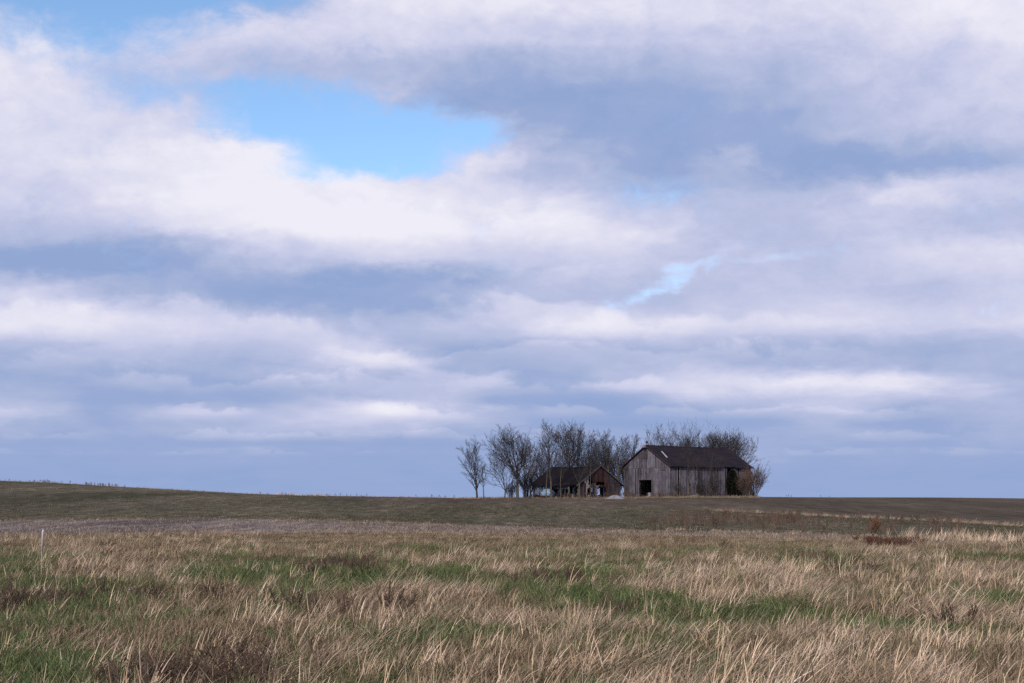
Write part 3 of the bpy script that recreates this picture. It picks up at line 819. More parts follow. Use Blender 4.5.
# ---- collapsed barn: near corner at column 579
M_RED = mat('faded_red_boards', toned((1, 1, 1), (9, 9, 0.7)), 0.92, 0.1)
def collapsed_barn():
    rng = np.random.default_rng(81)
    d = 188.0
    o = at(579, d)
    W, L, EV, RG = 8.85, 12.9, 2.6, 5.55
    e = thing('barn', o, 'small collapsing dark barn with open side, holed gable and faded red boards', 'barn', 'old barns on the ridge')
    e.rotation_euler = (0, 0, R(35))          # local +x along the gable (right-back), +y along the open side (left-back)
    def top(a): return EV + (RG - EV) * (1 - abs(a - W / 2) / (W / 2)) - 0.05
    def gt(m, tier, r):
        k = r.uniform(0.6, 1.25)
        if r.uniform() < 0.15: k *= 0.5
        if tier == 1 and 2.9 < m < 5.9: return (0.05 * k, (0.02 + r.uniform(0, .018)) * k, (0.019 + r.uniform(0, .018)) * k)
        if m < 2.2 and r.uniform() < 0.4: return (0.06 * k, 0.03 * k, 0.028 * k)
        if m < 2.2 and r.uniform() < 0.35: return (0.33, 0.30, 0.31)
        if 3.2 < m < 4.4 and tier == 0: return (0.20 * k, 0.16 * k, 0.16 * k)
        if 5.2 < m < 5.9: return (0.07 * k, 0.03 * k, 0.026 * k)
        return (0.06 * k, 0.05 * k, 0.052 * k)
    boards(rng, 'a', 0.0, -1, 0, W, top, holes=[(1.9, 2.85, 2.35, 3.9), (1.7, 3.1, 0.55, 1.75), (3.95, 5.75, 0.45, 1.95), (3.6, 5.4, 2.2, 2.75)],
           tones=gt, tiers=(2.6,), wid=0.24).build('gable_wall', M_RED, e)
    bt = lambda m, t, r: (0.09 * r.uniform(0.6, 1.3),) * 3
    boards(rng, 'a', L, 1, 0, W, lambda a: top(a) - 0.1, tones=bt, missing=0.06, holes=[(1.0, 2.2, 0.6, 2.0)]).build('gable_wall', M_RED, e)
    boards(rng, 'b', W, 1, 0, L, lambda b: EV, tones=bt, missing=0.03, holes=[(2, 3.4, 0.5, 1.6), (5.5, 6.6, 0.6, 1.7)]).build('back_wall', M_RED, e)
    # open side: a header board, posts, pale panels in two bays
    fb = Boxes()
    fb.box((-0.09, 0.1, EV - 0.42), (-0.04, L - 0.1, EV - 0.2), (0.20, 0.17, 0.15))
    fb.build('header_beam', M_RED, e)
    for b in (0.15, 2.7, 5.2, 7.7, 10.2, L - 0.15):
        pb = Boxes(); pb.box((-0.11, b - 0.11, -0.4), (0.11, b + 0.11, EV - 0.12), (0.16 * rng.uniform(0.8, 1.3), 0.135, 0.115)); pb.build('post', M_RED, e)
    for (b0, b1, z0, z1, t) in ((7.9, 10.0, 0.9, 2.1, (0.32, 0.40, 0.50)), (10.4, 12.6, 0.7, 2.15, (0.20, 0.26, 0.33)), (3.2, 7.2, 1.62, 2.15, (0.17, 0.16, 0.17))):
        pp = Boxes(); pp.box((0.16, b0, z0), (0.2, b1, z1), t); pp.build('side_panel', M_RED, e)
    fl = Boxes(); fl.box((0.05, 0.05, -0.5), (W - 0.05, L - 0.05, -0.02)); fl.build('dirt_floor', M_DIRT, e)
    rf = Boxes()
    for b in np.arange(0.6, L, 1.2):
        for s in (0, 1):
            q = lambda t, dz: ((t * W / 2) if s == 0 else W - t * W / 2, b, EV + (RG - EV) * t - 0.55 + dz)
            p0, p1 = q(0.02, -0.12), q(0.98, -0.12)
            rf.hexa([(p0[0], b - .05, p0[2] - .1), (p1[0], b - .05, p1[2] - .1), (p1[0], b + .05, p1[2] - .1), (p0[0], b + .05, p0[2] - .1), (p0[0], b - .05, p0[2]), (p1[0], b - .05, p1[2]), (p1[0], b + .05, p1[2]), (p0[0], b + .05, p0[2])], (0.09, 0.075, 0.065))
    rf.build('rafters', M_RED, e)
    sl = (RG - EV) / (W / 2)
    q1r = roof_slab('roof', M_ROOF2, e, W / 2, RG + 0.1, -0.75, EV + 0.1 - 0.75 * sl, -0.3, L + 0.35, sag=0.45, rng=rng, ragged=0.09, nb=40, thick=0.1)
    q2r = roof_slab('roof', M_ROOF2, e, W / 2 + 0.002, RG + 0.1, W + 0.8, EV + 0.1 - 0.8 * sl, -0.3, L + 0.35, sag=0.25, rng=rng, ragged=0.02, nb=40, thick=0.1)
    for (a1, rp) in ((-0.75, q1r), (W + 0.8, q2r)):
        tr = Boxes()
        a0 = W / 2
        z0, z1 = RG + 0.08, EV + 0.1 - 0.78 * sl
        q0, q1 = sorted((a0, a1)); h0, h1 = (z0, z1) if a0 < a1 else (z1, z0)
        tr.hexa([(q0, -0.36, h0 - 0.2), (q1, -0.36, h1 - 0.2), (q1, -0.31, h1 - 0.2), (q0, -0.31, h0 - 0.2), (q0, -0.36, h0), (q1, -0.36, h1), (q1, -0.31, h1), (q0, -0.31, h0)], (0.09, 0.078, 0.078))
        tr.build('rake_trim', M_RED, rp)
    return e, o
sb_e, sb_o = collapsed_barn()
def sbM(a, b, z):
    c, s = math.cos(R(35)), math.sin(R(35))
    return sb_o + Vector((c * a - s * b, s * a + c * b, z))

# ------------------------------------------------------------------ junk and small things
def blob_mesh(prof, nseg=20):
    pass
M_CARB = mat('light_blue_paint', flat((0.18, 0.32, 0.45), 0.12, 2), 0.45, 0.4)
M_GLASS = mat('dusty_glass', flat((0.26, 0.34, 0.42), 0.1, 3), 0.2, 0.5)
M_TYRE = mat('tyre_rubber', flat((0.025, 0.025, 0.027), 0.1, 3))
M_LAMP = mat('red_lamp_lens', flat((0.18, 0.03, 0.03), 0.1, 3), 0.4, 0.4)
M_CHROME = mat('dull_bumper', flat((0.20, 0.10, 0.095), 0.15, 3), 0.4, 0.5)
def old_car():
    p = at(545.5, 189.0)
    e = thing('parked_car', p, 'old light blue round roofed car parked beside the collapsed barn', 'car', rz=R(-14))
    # cross sections along y (0 = rear, 4.3 = front): half width, sill z, belt z, roof z
    sec = [(0.00, 0.70, 0.42, 0.80, 0.86), (0.06, 0.84, 0.32, 0.92, 1.02), (0.45, 0.90, 0.28, 0.97, 1.40), (0.95, 0.92, 0.26, 0.98, 1.56), (1.7, 0.92, 0.26, 0.98, 1.60),
           (2.5, 0.92, 0.26, 0.97, 1.52), (3.0, 0.91, 0.27, 0.96, 1.10), (3.6, 0.88, 0.29, 0.92, 0.98), (4.2, 0.82, 0.34, 0.84, 0.88), (4.3, 0.68, 0.42, 0.74, 0.78)]
    V, Fc = [], []
    for (y, w, s, b, t) in sec:
        top = w * (0.72 if t - b > 0.25 else 0.92)
        ring = [(-w * .9, s), (-w, s + .12), (-w, b - .05), (-w * .97, b), (-top * 1.04, b + (t - b) * .65), (-top * .85, t - (t - b) * .12), (-top * .45, t),
                (top * .45, t), (top * .85, t - (t - b) * .12), (top * 1.04, b + (t - b) * .65), (w * .97, b), (w, b - .05), (w, s + .12), (w * .9, s)]
        V += [(x, y, z) for x, z in ring]
    k = 14
    for i in range(len(sec) - 1):
        for j in range(k):
            a, b2 = i * k + j, i * k + (j + 1) % k
            Fc.append((a, a + k, b2 + k, b2))
    Fc.append(tuple(range(k))); Fc.append(tuple((len(sec) - 1) * k + j for j in reversed(range(k))))
    new_mesh('body', V, Fc, M_CARB, e, smooth=False)
    g = Boxes()
    g.hexa([(-0.62, 0.02, 0.99), (0.62, 0.02, 0.99), (0.62, 0.06, 0.99), (-0.62, 0.06, 0.99), (-0.52, 0.395, 1.37), (0.52, 0.395, 1.37), (0.52, 0.43, 1.37), (-0.52, 0.43, 1.37)])
    for sx in (-1, 1): pass
    g.build('rear_window', M_GLASS, e)
    for sx in (-1, 1):
        w = Boxes()
        x0, x1 = sx * 0.935, sx * 0.80
        w.hexa([(min(x0, x0 - sx * .03), .75, 1.02), (max(x0, x0 - sx * .03), .75, 1.02), (max(x0, x0 - sx * .03), 2.6, 1.02), (min(x0, x0 - sx * .03), 2.6, 1.02),
                (min(x1, x1 - sx * .03), .95, 1.40), (max(x1, x1 - sx * .03), .95, 1.40), (max(x1, x1 - sx * .03), 2.3, 1.38), (min(x1, x1 - sx * .03), 2.3, 1.38)])
        w.build('side_window', M_GLASS, e)
        l = Boxes(); l.box((sx * 0.72 - 0.08, -0.05, 0.58), (sx * 0.72 + 0.08, 0.05, 0.76)); l.build('tail_light', M_LAMP, e)
        for y in (0.85, 3.4):
            hb = Acc(); hb.tube([(sx * 0.93, y, 0.31), (sx * 0.945, y, 0.31), (sx * 0.955, y, 0.31)], [0.17, 0.16, 0.01], 14)
            a = Acc()
            a.tube([(sx * 0.72, y, 0.31), (sx * 0.74, y, 0.31), (sx * 0.92, y, 0.31), (sx * 0.94, y, 0.31)], [0.02, 0.31, 0.31, 0.02], 18)
            hb.build('rim', M_CHROME, a.build('wheel', M_TYRE, e))
    b = Boxes(); b.box((-0.86, -0.12, 0.40), (0.86, -0.01, 0.54)); b.build('bumper', M_CHROME, e)
old_car()

def heap(name, p, d, half_px, h, label, cat, material, seed, aspect=0.7):
    rng = np.random.default_rng(seed)
    loc = at(p, d)
    Wd = half_px / F * d
    n, m = 40, 18
    V, Fc = [], []
    ph = rng.uniform(0, 6.28, 8)
    for i in range(m + 1):
        t = i / m
        for j in range(n):
            a = 2 * math.pi * j / n
            rr = t * (1 + 0.12 * math.sin(2 * a + ph[0]) + 0.08 * math.sin(5 * a + ph[1]))
            x, y = rr * Wd * math.cos(a), rr * Wd * aspect * math.sin(a)
            z = h * (0.5 + 0.5 * math.cos(math.pi * t)) ** 0.8 * (1 + 0.25 * math.sin(x * 1.6 + ph[2]) * math.cos(y * 2 + ph[3])) + rng.normal(0, 0.03) * (1 - t)
            V.append((x, y, z - 0.08 * t - 0.03))
    for i in range(m):
        for j in range(n):
            a, b = i * n + j, i * n + (j + 1) % n
            Fc.append((a, a + n, b + n, b))
    o = new_mesh(name, V, Fc, material, smooth=True)
    o.location = loc
    return tag(o, label, cat)
M_GRAVEL = mat('pale_gravel', ground_mat([(0.35, (0.11, 0.10, 0.10)), (0.5, (0.23, 0.22, 0.23)), (0.65, (0.36, 0.35, 0.36))], 1.2, 7.0, bump=0.6), 0.95, 0.1)
heap('gravel_pile', 614.5, 183, 13.5, 0.62, 'low pale grey mound of gravel left of the open barn doorway', 'gravel pile', M_GRAVEL, 5)
M_OLDPLANK = mat('sun_bleached_planks', toned((0.36, 0.29, 0.20), (2, 8, 8)), 0.9, 0.1)
def plank_pile(p, d, label, n=9, seed=3, L=2.2):
    rng = np.random.default_rng(seed)
    loc = at(p, d)
    e = thing('plank_pile', loc, label, 'planks', None, R(12))
    for i in range(n):
        b = Boxes()
        z = 0.02 + (i // 4) * 0.1 + rng.uniform(0, 0.05)
        y = (i % 4) * 0.28 - 0.4 + rng.uniform(-0.05, 0.05)
        l = L * rng.uniform(0.6, 1.0); x0 = -l / 2 + rng.uniform(-0.3, 0.3)
        k = rng.uniform(0.6, 1.3)
        b.hexa([(x0, y, z), (x0 + l, y + .1, z + .1), (x0 + l, y + .32, z + .1), (x0, y + .22, z), (x0, y, z + .05), (x0 + l, y + .1, z + .15), (x0 + l, y + .32, z + .15), (x0, y + .22, z + .05)], (k, k, k))
        b.build('plank', M_OLDPLANK, e)
plank_pile(692, 191, 'small pile of pale tan planks at the foot of the long barn wall')

def drum():
    q = barn_M(-6.55, 1.6, -0.02)
    a = Acc()
    prof = [(0.0, 0.02), (0.0, 0.29), (0.2, 0.29), (0.21, 0.305), (0.24, 0.305), (0.25, 0.29), (0.55, 0.29), (0.56, 0.305), (0.59, 0.305), (0.6, 0.29), (0.82, 0.29), (0.82, 0.02)]
    a.tube([(0, 0, z + i * 1e-4) for i, (z, r) in enumerate(prof)], [r for z, r in prof], 20)
    o = a.build('drum', M_PALE, smooth=False)
    o.location = q
    tag(o, 'small pale drum just inside the dark doorway of the weathered barn', 'drum')
drum()

# junk inside the collapsed barn: crates, a leaning door and a tarp-covered heap
M_TARP = mat('pale_blue_tarp', flat((0.42, 0.46, 0.54), 0.2, 2), 0.6, 0.3)
M_CRATE = mat('old_crate', toned((0.26, 0.22, 0.19), (3, 3, 3)))
def crate(q, s, rz, label, tone):
    e = thing('crate', q, label, 'crate', 'crates inside the collapsed barn', rz)
    for sy in (-1, 1):
        b = Boxes()
        for i in range(4):
            z0 = i * s / 4
            b.box((-s / 2, sy * s / 2 - 0.015, z0 + 0.01), (s / 2, sy * s / 2 + 0.015, z0 + s / 4 - 0.02), tone)
        b.build('side', M_CRATE, e)
        b = Boxes()
        for i in range(4):
            z0 = i * s / 4
            b.box((sy * (s / 2 - 0.033) - 0.015, -s / 2 + 0.018, z0 + 0.01), (sy * (s / 2 - 0.033) + 0.015, s / 2 - 0.018, z0 + s / 4 - 0.02), tone)
        b.build('end', M_CRATE, e)
    b = Boxes(); b.box((-s / 2 + 0.06, -s / 2 + 0.03, 0.0), (s / 2 - 0.06, s / 2 - 0.03, 0.03), tone); b.build('bottom', M_CRATE, e)
crate(sbM(1.0, 3.6, -0.02), 0.85, 0.3, 'pale crate in the open bay nearest the gable corner of the collapsed barn', (1.5, 1.5, 1.6))
crate(sbM(1.1, 6.0, -0.02), 0.75, 0.9, 'darker crate in the middle open bay of the collapsed barn', (0.9, 0.9, 1.0))
h = heap('tarp_heap', 599.5, 192.0, 4.2, 0.95, 'pale blue grey tarp heaped inside the gable opening of the collapsed barn', 'tarp', M_TARP, 8, 0.6)
h.location = sbM(4.7, 1.6, 0.0)

# ------------------------------------------------------------------ marker stake in the meadow
M_STAKEW = mat('white_plastic', flat((0.50, 0.46, 0.46), 0.12, 4), 0.6, 0.3)
M_ROD = mat('wooden_rod', flat((0.36, 0.28, 0.20), 0.2, 8))
def stake():
    d = 30.0
    p = at(41.5, d)
    e = thing('marker_stake', p, 'thin white topped marker stake standing in the grass at far left', 'stake')
    a = Acc(); a.tube([(0, 0, -0.2), (0.0, 0, 0.4), (0.015, 0, 0.72)], [0.017, 0.016, 0.015], 8); a.build('rod', M_ROD, e)
    a = Acc(); a.tube([(0.014, 0, 0.70), (0.0145, 0, 0.702), (0.035, 0, 1.2), (0.05, 0, 1.26), (0.05, 0, 1.262)], [0.004, 0.026, 0.027, 0.022, 0.004], 10); a.build('sleeve', M_STAKEW, e)
stake()

# ------------------------------------------------------------------ grass and weeds (stuff, scattered)
def tuft(name, material, seed, n, rad, hlo, hhi, wid, lean, leanvar, curve, tone_lo, tone_hi, heads=0.0, segs=4):
    rng = np.random.default_rng(seed)
    V, Fc, T = [], [], []
    for i in range(n):
        a = rng.uniform(0, 2 * math.pi); r = rad * math.sqrt(rng.uniform())
        p = np.array([math.cos(a) * r, math.sin(a) * r, -0.03])
        h = rng.uniform(hlo, hhi)
        la = lean + rng.normal(0, leanvar)
        az = rng.normal(0, 0.75)
        d = np.array([math.sin(la) * math.cos(az), math.sin(la) * math.sin(az), math.cos(la)])
        yaw = rng.uniform(0, math.pi)
        sd_ = np.array([math.cos(yaw), math.sin(yaw), 0.0])
        w = wid * rng.uniform(0.6, 1.3)
        cv = curve * rng.uniform(0.2, 1.4)
        k = rng.uniform(tone_lo, tone_hi)
        tn = np.array([k * rng.uniform(0.96, 1.04), k, k * rng.uniform(0.9, 1.06)])
        n0 = len(V)
        q = p.copy()
        for s in range(segs + 1):
            t = s / segs
            ww = w * (1 - 0.75 * t ** 1.5)
            V.append(q - sd_ * ww / 2); V.append(q + sd_ * ww / 2)
            T.append(tn); T.append(tn)
            d = unit(d + np.array([cv / segs, 0, -cv * 0.35 / segs]))
            q = q + d * h / segs
        for s in range(segs):
            b = n0 + s * 2
            Fc.append((b, b + 1, b + 3, b + 2))
        if rng.uniform() < heads:
            n0 = len(V)
            ww = w * 1.7
            top = V[-2] * 0.5 + V[-1] * 0.5
            for s, f in ((-0.16 * h, 0.4), (-0.06 * h, 1.0), (0.03 * h, 0.3)):
                c = top + d * s
                V.append(c - sd_ * ww * f / 2); V.append(c + sd_ * ww * f / 2)
                T.append(tn * 0.9); T.append(tn * 0.9)
            Fc.append((n0, n0 + 1, n0 + 3, n0 + 2)); Fc.append((n0 + 2, n0 + 3, n0 + 5, n0 + 4))
    me = bpy.data.meshes.new(name)
    me.from_pydata([tuple(v) for v in V], [], Fc)
    me.materials.append(material)
    at_ = me.color_attributes.new('tone', 'FLOAT_COLOR', 'POINT')
    t4 = np.ones((len(V), 4), np.float32); t4[:, :3] = np.array(T)
    at_.data.foreach_set('color', t4.ravel())
    return bpy.data.objects.new(name, me)

def weed(name, material, seed, n, H, spread, r):
    """branched dead weed stalks"""
    rng = np.random.default_rng(seed)
    a = Acc()
    cfg = dict(n=[7, 4, 3, 3], t0=[0.3, 0.2, 0.2, 0.2], ang=[(0.3, 0.7), (0.4, 0.9), (0.4, 0.9), (0.4, 0.9)], ratio=[0.4, 0.45, 0.4, 0.4], up=[0.1, 0.05, 0.03, 0.02], rmin=r * 0.6, prof=lambda t: 1.1 - 0.6 * t)
    for i in range(n):
        az = rng.uniform(0, 6.28)
        d = unit(np.array([math.cos(az) * spread + 0.15, math.sin(az) * spread, 1.0]))
        L = H * rng.uniform(0.6, 1.0)
        P, rr, _ = limb(rng, (rng.normal(0, 0.1), rng.normal(0, 0.1), -0.03), d, L, r * 1.3, r * 0.7, 4, 0.06, 0.03)
        a.tube(P, rr, 3)
        branchlets(rng, a, P, rr, L, 0, 2, cfg)
    V = np.concatenate(a.V); Fc = np.concatenate(a.F)
    me = bpy.data.meshes.new(name)
    me.from_pydata(V.tolist(), [], Fc.tolist())
    me.materials.append(material)
    at_ = me.color_attributes.new('tone', 'FLOAT_COLOR', 'POINT')
    t4 = np.ones((len(V), 4), np.float32)
    at_.data.foreach_set('color', t4.ravel())
    return bpy.data.objects.new(name, me)

def gather(name, obs):
    c = bpy.data.collections.new(name)
    for o in obs: c.objects.link(o)
    return c

def scatter(name, xyz, rot, scl, idx, coll, label):
    me = bpy.data.meshes.new(name)
    n = len(xyz)
    me.vertices.add(n)
    me.vertices.foreach_set('co', np.asarray(xyz, np.float32).ravel())
    a = me.attributes.new('rot', 'FLOAT_VECTOR', 'POINT'); a.data.foreach_set('vector', np.asarray(rot, np.float32).ravel())
    a = me.attributes.new('scl', 'FLOAT', 'POINT'); a.data.foreach_set('value', np.asarray(scl, np.float32))
    a = me.attributes.new('pick', 'INT', 'POINT'); a.data.foreach_set('value', np.asarray(idx, np.int32))
    o = bpy.data.objects.new(name, me)
    COL.objects.link(o)
    tag(o, label, kind='stuff')
    g = bpy.data.node_groups.new(name, 'GeometryNodeTree')
    g.interface.new_socket('Geometry', in_out='INPUT', socket_type='NodeSocketGeometry')
    g.interface.new_socket('Geometry', in_out='OUTPUT', socket_type='NodeSocketGeometry')
    nd, lk = g.nodes, g.links
    gi, go = nd.new('NodeGroupInput'), nd.new('NodeGroupOutput')
    iop = nd.new('GeometryNodeInstanceOnPoints')
    ci = nd.new('GeometryNodeCollectionInfo')
    ci.inputs['Collection'].default_value = coll
    ci.inputs['Separate Children'].default_value = True
    ci.inputs['Reset Children'].default_value = True
    def named(nm, ty):
        q = nd.new('GeometryNodeInputNamedAttribute'); q.data_type = ty; q.inputs[0].default_value = nm
        return q.outputs['Attribute']
    e2r = nd.new('FunctionNodeEulerToRotation')
    lk.new(named('rot', 'FLOAT_VECTOR'), e2r.inputs[0])
    lk.new(gi.outputs[0], iop.inputs['Points'])
    lk.new(ci.outputs[0], iop.inputs['Instance'])
    iop.inputs['Pick Instance'].default_value = True
    lk.new(named('pick', 'INT'), iop.inputs['Instance Index'])
    lk.new(e2r.outputs[0], iop.inputs['Rotation'])
    lk.new(named('scl', 'FLOAT'), iop.inputs['Scale'])
    lk.new(iop.outputs[0], go.inputs[0])
    md = o.modifiers.new('scatter', 'NODES')
    md.node_group = g
    return o

M_STRAW = mat('dry_straw', blade((0.46, 0.355, 0.265), 0.42, (0.42, 0.27, 0.17)), 0.85, 0.15)
M_THATCH = mat('dead_thatch', blade((0.25, 0.178, 0.125), 0.5, (0.155, 0.125, 0.072)), 0.9, 0.1)
M_GREEN = mat('green_grass_blades', blade((0.082, 0.120, 0.046), 0.4, (0.15, 0.15, 0.06)), 0.8, 0.2)
M_BROWN = mat('brown_weed_stalks', blade((0.10, 0.068, 0.052), 0.35), 0.9, 0.1)
M_RUST = mat('red_brown_weeds', blade((0.115, 0.058, 0.044), 0.4), 0.9, 0.1)
M_GREYW = mat('grey_weed_stalks', blade((0.13, 0.10, 0.085), 0.3, (0.16, 0.085, 0.05)), 0.9, 0.1)
M_ORANGE = mat('orange_twigs', bark((0.17, 0.088, 0.05)))

straw_up = gather('straw_tufts', [tuft('straw%d' % i, M_STRAW, 100 + i, (8, 12, 18, 22, 5, 10, 13, 28)[i], (.10, .12, .15, .18, .15, .2, .14, .2)[i], 0.16, 0.50, 0.0112, 0.12 + 0.09 * (i % 4), 0.26, 0.3 + 0.14 * i, 0.35, 1.7, 0.0) for i in range(8)])
straw_low = gather('lodged_tufts', [tuft('lodged%d' % i, M_STRAW, 120 + i, 34, 0.25, 0.2, 0.55, 0.012, 0.95, 0.35, 0.5, 0.3, 1.5, 0.0) for i in range(6)])
thatch = gather('thatch_tufts', [tuft('thatch%d' % i, M_THATCH, 140 + i, 34, 0.30, 0.06, 0.27, 0.011, 0.7, 0.5, 0.6, 0.25, 1.9) for i in range(6)])
green = gather('green_tufts', [tuft('green%d' % i, M_GREEN, 160 + i, 34, 0.28, 0.08, 0.27, 0.012, 0.4, 0.4, 0.7, 0.45, 1.6) for i in range(6)])
M_STUB = mat('stubble_straw', blade((0.24, 0.188, 0.155), 0.65), 0.95, 0.0)
M_CROPG = mat('crop_leaves', blade((0.058, 0.065, 0.038), 0.5, (0.20, 0.155, 0.11)), 0.95, 0.0)
M_LITTER = mat('brown_litter', blade((0.10, 0.075, 0.055), 0.4, (0.055, 0.06, 0.035)), 0.95, 0.0)
stub = gather('stubble_tufts', [tuft('stub%d' % i, M_STUB, 220 + i, 16, 0.45, 0.08, 0.20, 0.02, 0.7, 0.4, 0.3, 0.5, 1.4, segs=2) for i in range(4)])
crop = gather('crop_tufts', [tuft('crop%d' % i, M_CROPG, 230 + i, 22, 0.55, 0.08, 0.18, 0.028, 0.5, 0.4, 0.5, 0.4, 1.5, segs=2) for i in range(4)])
litter = gather('litter_tufts', [tuft('litter%d' % i, M_LITTER, 240 + i, 18, 0.6, 0.06, 0.15, 0.03, 0.8, 0.4, 0.5, 0.4, 1.5, segs=2) for i in range(4)])
brownw = gather('weed_stalks', [weed('weed%d' % i, M_BROWN, 180 + i, 7, 0.42, 0.5, 0.006) for i in range(4)])
rustw = gather('rust_stalks', [weed('rust%d' % i, M_RUST, 190 + i, 9, 0.45, 0.5, 0.012) for i in range(3)])
greyw = gather('grey_stalks', [weed('greyw%d' % i, M_GREYW, 200 + i, 6, 1.2, 0.25, 0.010) for i in range(4)])

RN = np.random.default_rng(7)
class VNoise:
    def __init__(self, seed):
        self.g = np.random.default_rng(seed).uniform(0, 1, (256, 256))
    def __call__(self, x, y):
        xi, yi = np.floor(x).astype(int), np.floor(y).astype(int)
        fx, fy = x - xi, y - yi
        fx = fx * fx * (3 - 2 * fx); fy = fy * fy * (3 - 2 * fy)
        g = self.g
        a, b = g[xi % 256, yi % 256], g[(xi + 1) % 256, yi % 256]
        c, d = g[xi % 256, (yi + 1) % 256], g[(xi + 1) % 256, (yi + 1) % 256]
        return (a * (1 - fx) + b * fx) * (1 - fy) + (c * (1 - fx) + d * fx) * fy
N1, N2, N3, N4 = VNoise(1), VNoise(2), VNoise(3), VNoise(4)

def field(n, d0, d1, umax=0.60, pw=1.0):
    """random points, even per square metre (pw 1) between two distances"""
    t = RN.uniform(0, 1, n)
    d = np.sqrt(d0 * d0 + (d1 * d1 - d0 * d0) * t) if pw == 1 else d0 + (d1 - d0) * t ** pw
    return RN.uniform(-1, 1, n) * (umax * d + 7), d

# patches on the ground: (column, row) of the centre -> a real place in the meadow; half sizes in column/row units
GREEN_P = [(330, 580, 150, 14, 1.0), (240, 568, 70, 12, 0.7), (440, 585, 60, 12, 0.8), (575, 592, 65, 14, 0.95), (650, 600, 60, 14, 0.8), (760, 617, 70, 12, 0.8), (870, 628, 70, 12, 0.7), (985, 605, 60, 9, 0.9), (985, 630, 30, 8, .5),
           (20, 562, 45, 9, 0.8), (75, 598, 50, 12, 0.8), (150, 545, 40, 6, .5), (30, 665, 75, 26, 0.95), (60, 630, 110, 12, 0.7), (160, 622, 70, 8, .6), (420, 640, 50, 10, 0.5), (640, 655, 40, 10, .4), (200, 535, 30, 2, .7), (940, 634, 35, 8, .9), (620, 578, 120, 10, .4), (860, 560, 160, 6, .25), (400, 555, 200, 6, .2)]
STRAW_P = [(600, 672, 460, 22, 1.0), (330, 640, 90, 24, 0.9), (480, 612, 110, 10, 0.85), (120, 600, 110, 16, 0.5), (50, 590, 50, 24, .5), (790, 576, 110, 10, 1.0), (990, 582, 60, 9, 1.0), (560, 630, 90, 18, .7), (720, 600, 50, 14, .7), (840, 612, 60, 14, .6), (90, 552, 110, 14, .8),
           (430, 560, 110, 6, .6), (640, 563, 60, 8, .6), (170, 580, 60, 16, .7), (900, 655, 160, 18, .8), (700, 650, 100, 18, .8), (210, 640, 40, 14, .5), (410, 598, 40, 12, .5), (470, 590, 40, 8, .5)]
BROWN_P = [(160, 678, 70, 20, 1.0), (235, 674, 38, 22, .8), (945, 626, 40, 6, .6), (400, 612, 20, 5, .7), (320, 660, 25, 8, .4), (545, 622, 20, 6, .4), (620, 610, 30, 6, .5)]
def pat(L, c, r):
    v = np.zeros_like(c)
    for (cx, cy, sx, sy, a) in L:
        v = np.maximum(v, a * np.exp(-(((c - cx) / sx) ** 2 + ((r - cy) / sy) ** 2) * 1.1))
    return v
def rot(n, yaw_sd, tilt=0.10, yaw0=0.0):
    return np.stack([RN.normal(0, tilt, n), RN.normal(0, tilt, n), yaw0 + RN.normal(0, yaw_sd, n)], -1)

pts = {k: [] for k in ('up', 'low', 'th', 'gr', 'br')}
for (n, d0, d1, sc) in ((32000, 4.0, 18, 0.92), (21000, 18, 32, 1.0), (17000, 32, 50, 1.0)):
    x, y = field(n, d0, d1)
    far_k = np.clip((y - 14) / 25, 0, 1)
    c = 512 + F * x / y; r = HZ + F * EYE / y
    gx = N1(x * 0.45 + 40, y * 0.30 + 40) * 0.6 + N2(x * 1.3 + 40, y * 0.9) * 0.4
    sx = N3(x * 0.5 + 20, y * 0.28 + 20) * 0.55 + N4(x * 1.6 + 9, y * 1.2) * 0.45
    G = pat(GREEN_P, c, r) * 1.0 + (gx - 0.52) * 1.1
    Sw = pat(STRAW_P, c, r) * 1.0 + (sx - 0.52) * 2.2
    Br = pat(BROWN_P, c, r) + (gx - 0.5) * 0.4
    Br = np.maximum(Br, (N2(x * 0.42 + 60, y * 0.3 + 60) > 0.885) * (N4(x * 1.9, y * 1.4) > 0.45) * (y > 17) * 0.5)
    Sw = Sw - 0.45 * pat(GREEN_P, c, r)
    Sw = np.where(r > 690, 0.8 + (sx - .5), Sw)
    q = RN.uniform(0, 1, n)
    fine = np.clip((y - 30) / 12, 0, 1)          # beyond ~35 m the grass is short and thin except in marked patches
    isbr = (Br > 0.42) & (q < 0.11 + 0.04 * far_k)
    isst = ~isbr & (Sw > 0.30 + 0.25 * fine) & (RN.uniform(0, 1, n) < (0.24 + 0.22 * far_k) * (N2(x * 2.4 + 11, y * 1.5 + 2) > 0.47) * np.clip(0.12 + (Sw - 0.30) * 1.5, 0.08, 1.5))
    isgr = ~isbr & ~isst & (RN.uniform(0, 1, n) < np.clip(0.16 + (G - 0.03) * 1.35, 0.06, 0.85))
    isth = ~isbr & ~isst & ~isgr
    lodge = isst & (N2(x * 0.6 + 7, y * 0.5 + 3) > 0.62) & (RN.uniform(0, 1, n) < 0.7)
    lodge |= isth & (N4(x * .7, y * .6 + 30) > 0.68) & (RN.uniform(0, 1, n) < 0.42)
    isth &= ~lodge
    isst &= ~lodge
    xtra = (isgr | isth) & (RN.uniform(0, 1, n) < 0.04) & (y < 40)
    for key, mk in (('up', isst | xtra), ('low', lodge), ('th', isth), ('gr', isgr), ('br', isbr)):
        s = sc * RN.uniform(0.6, 1.3, mk.sum()) * (0.75 + 0.5 * N3(x[mk] * 0.8, y[mk] * 0.6))
        pts[key].append(np.stack([x[mk], y[mk], s], -1))
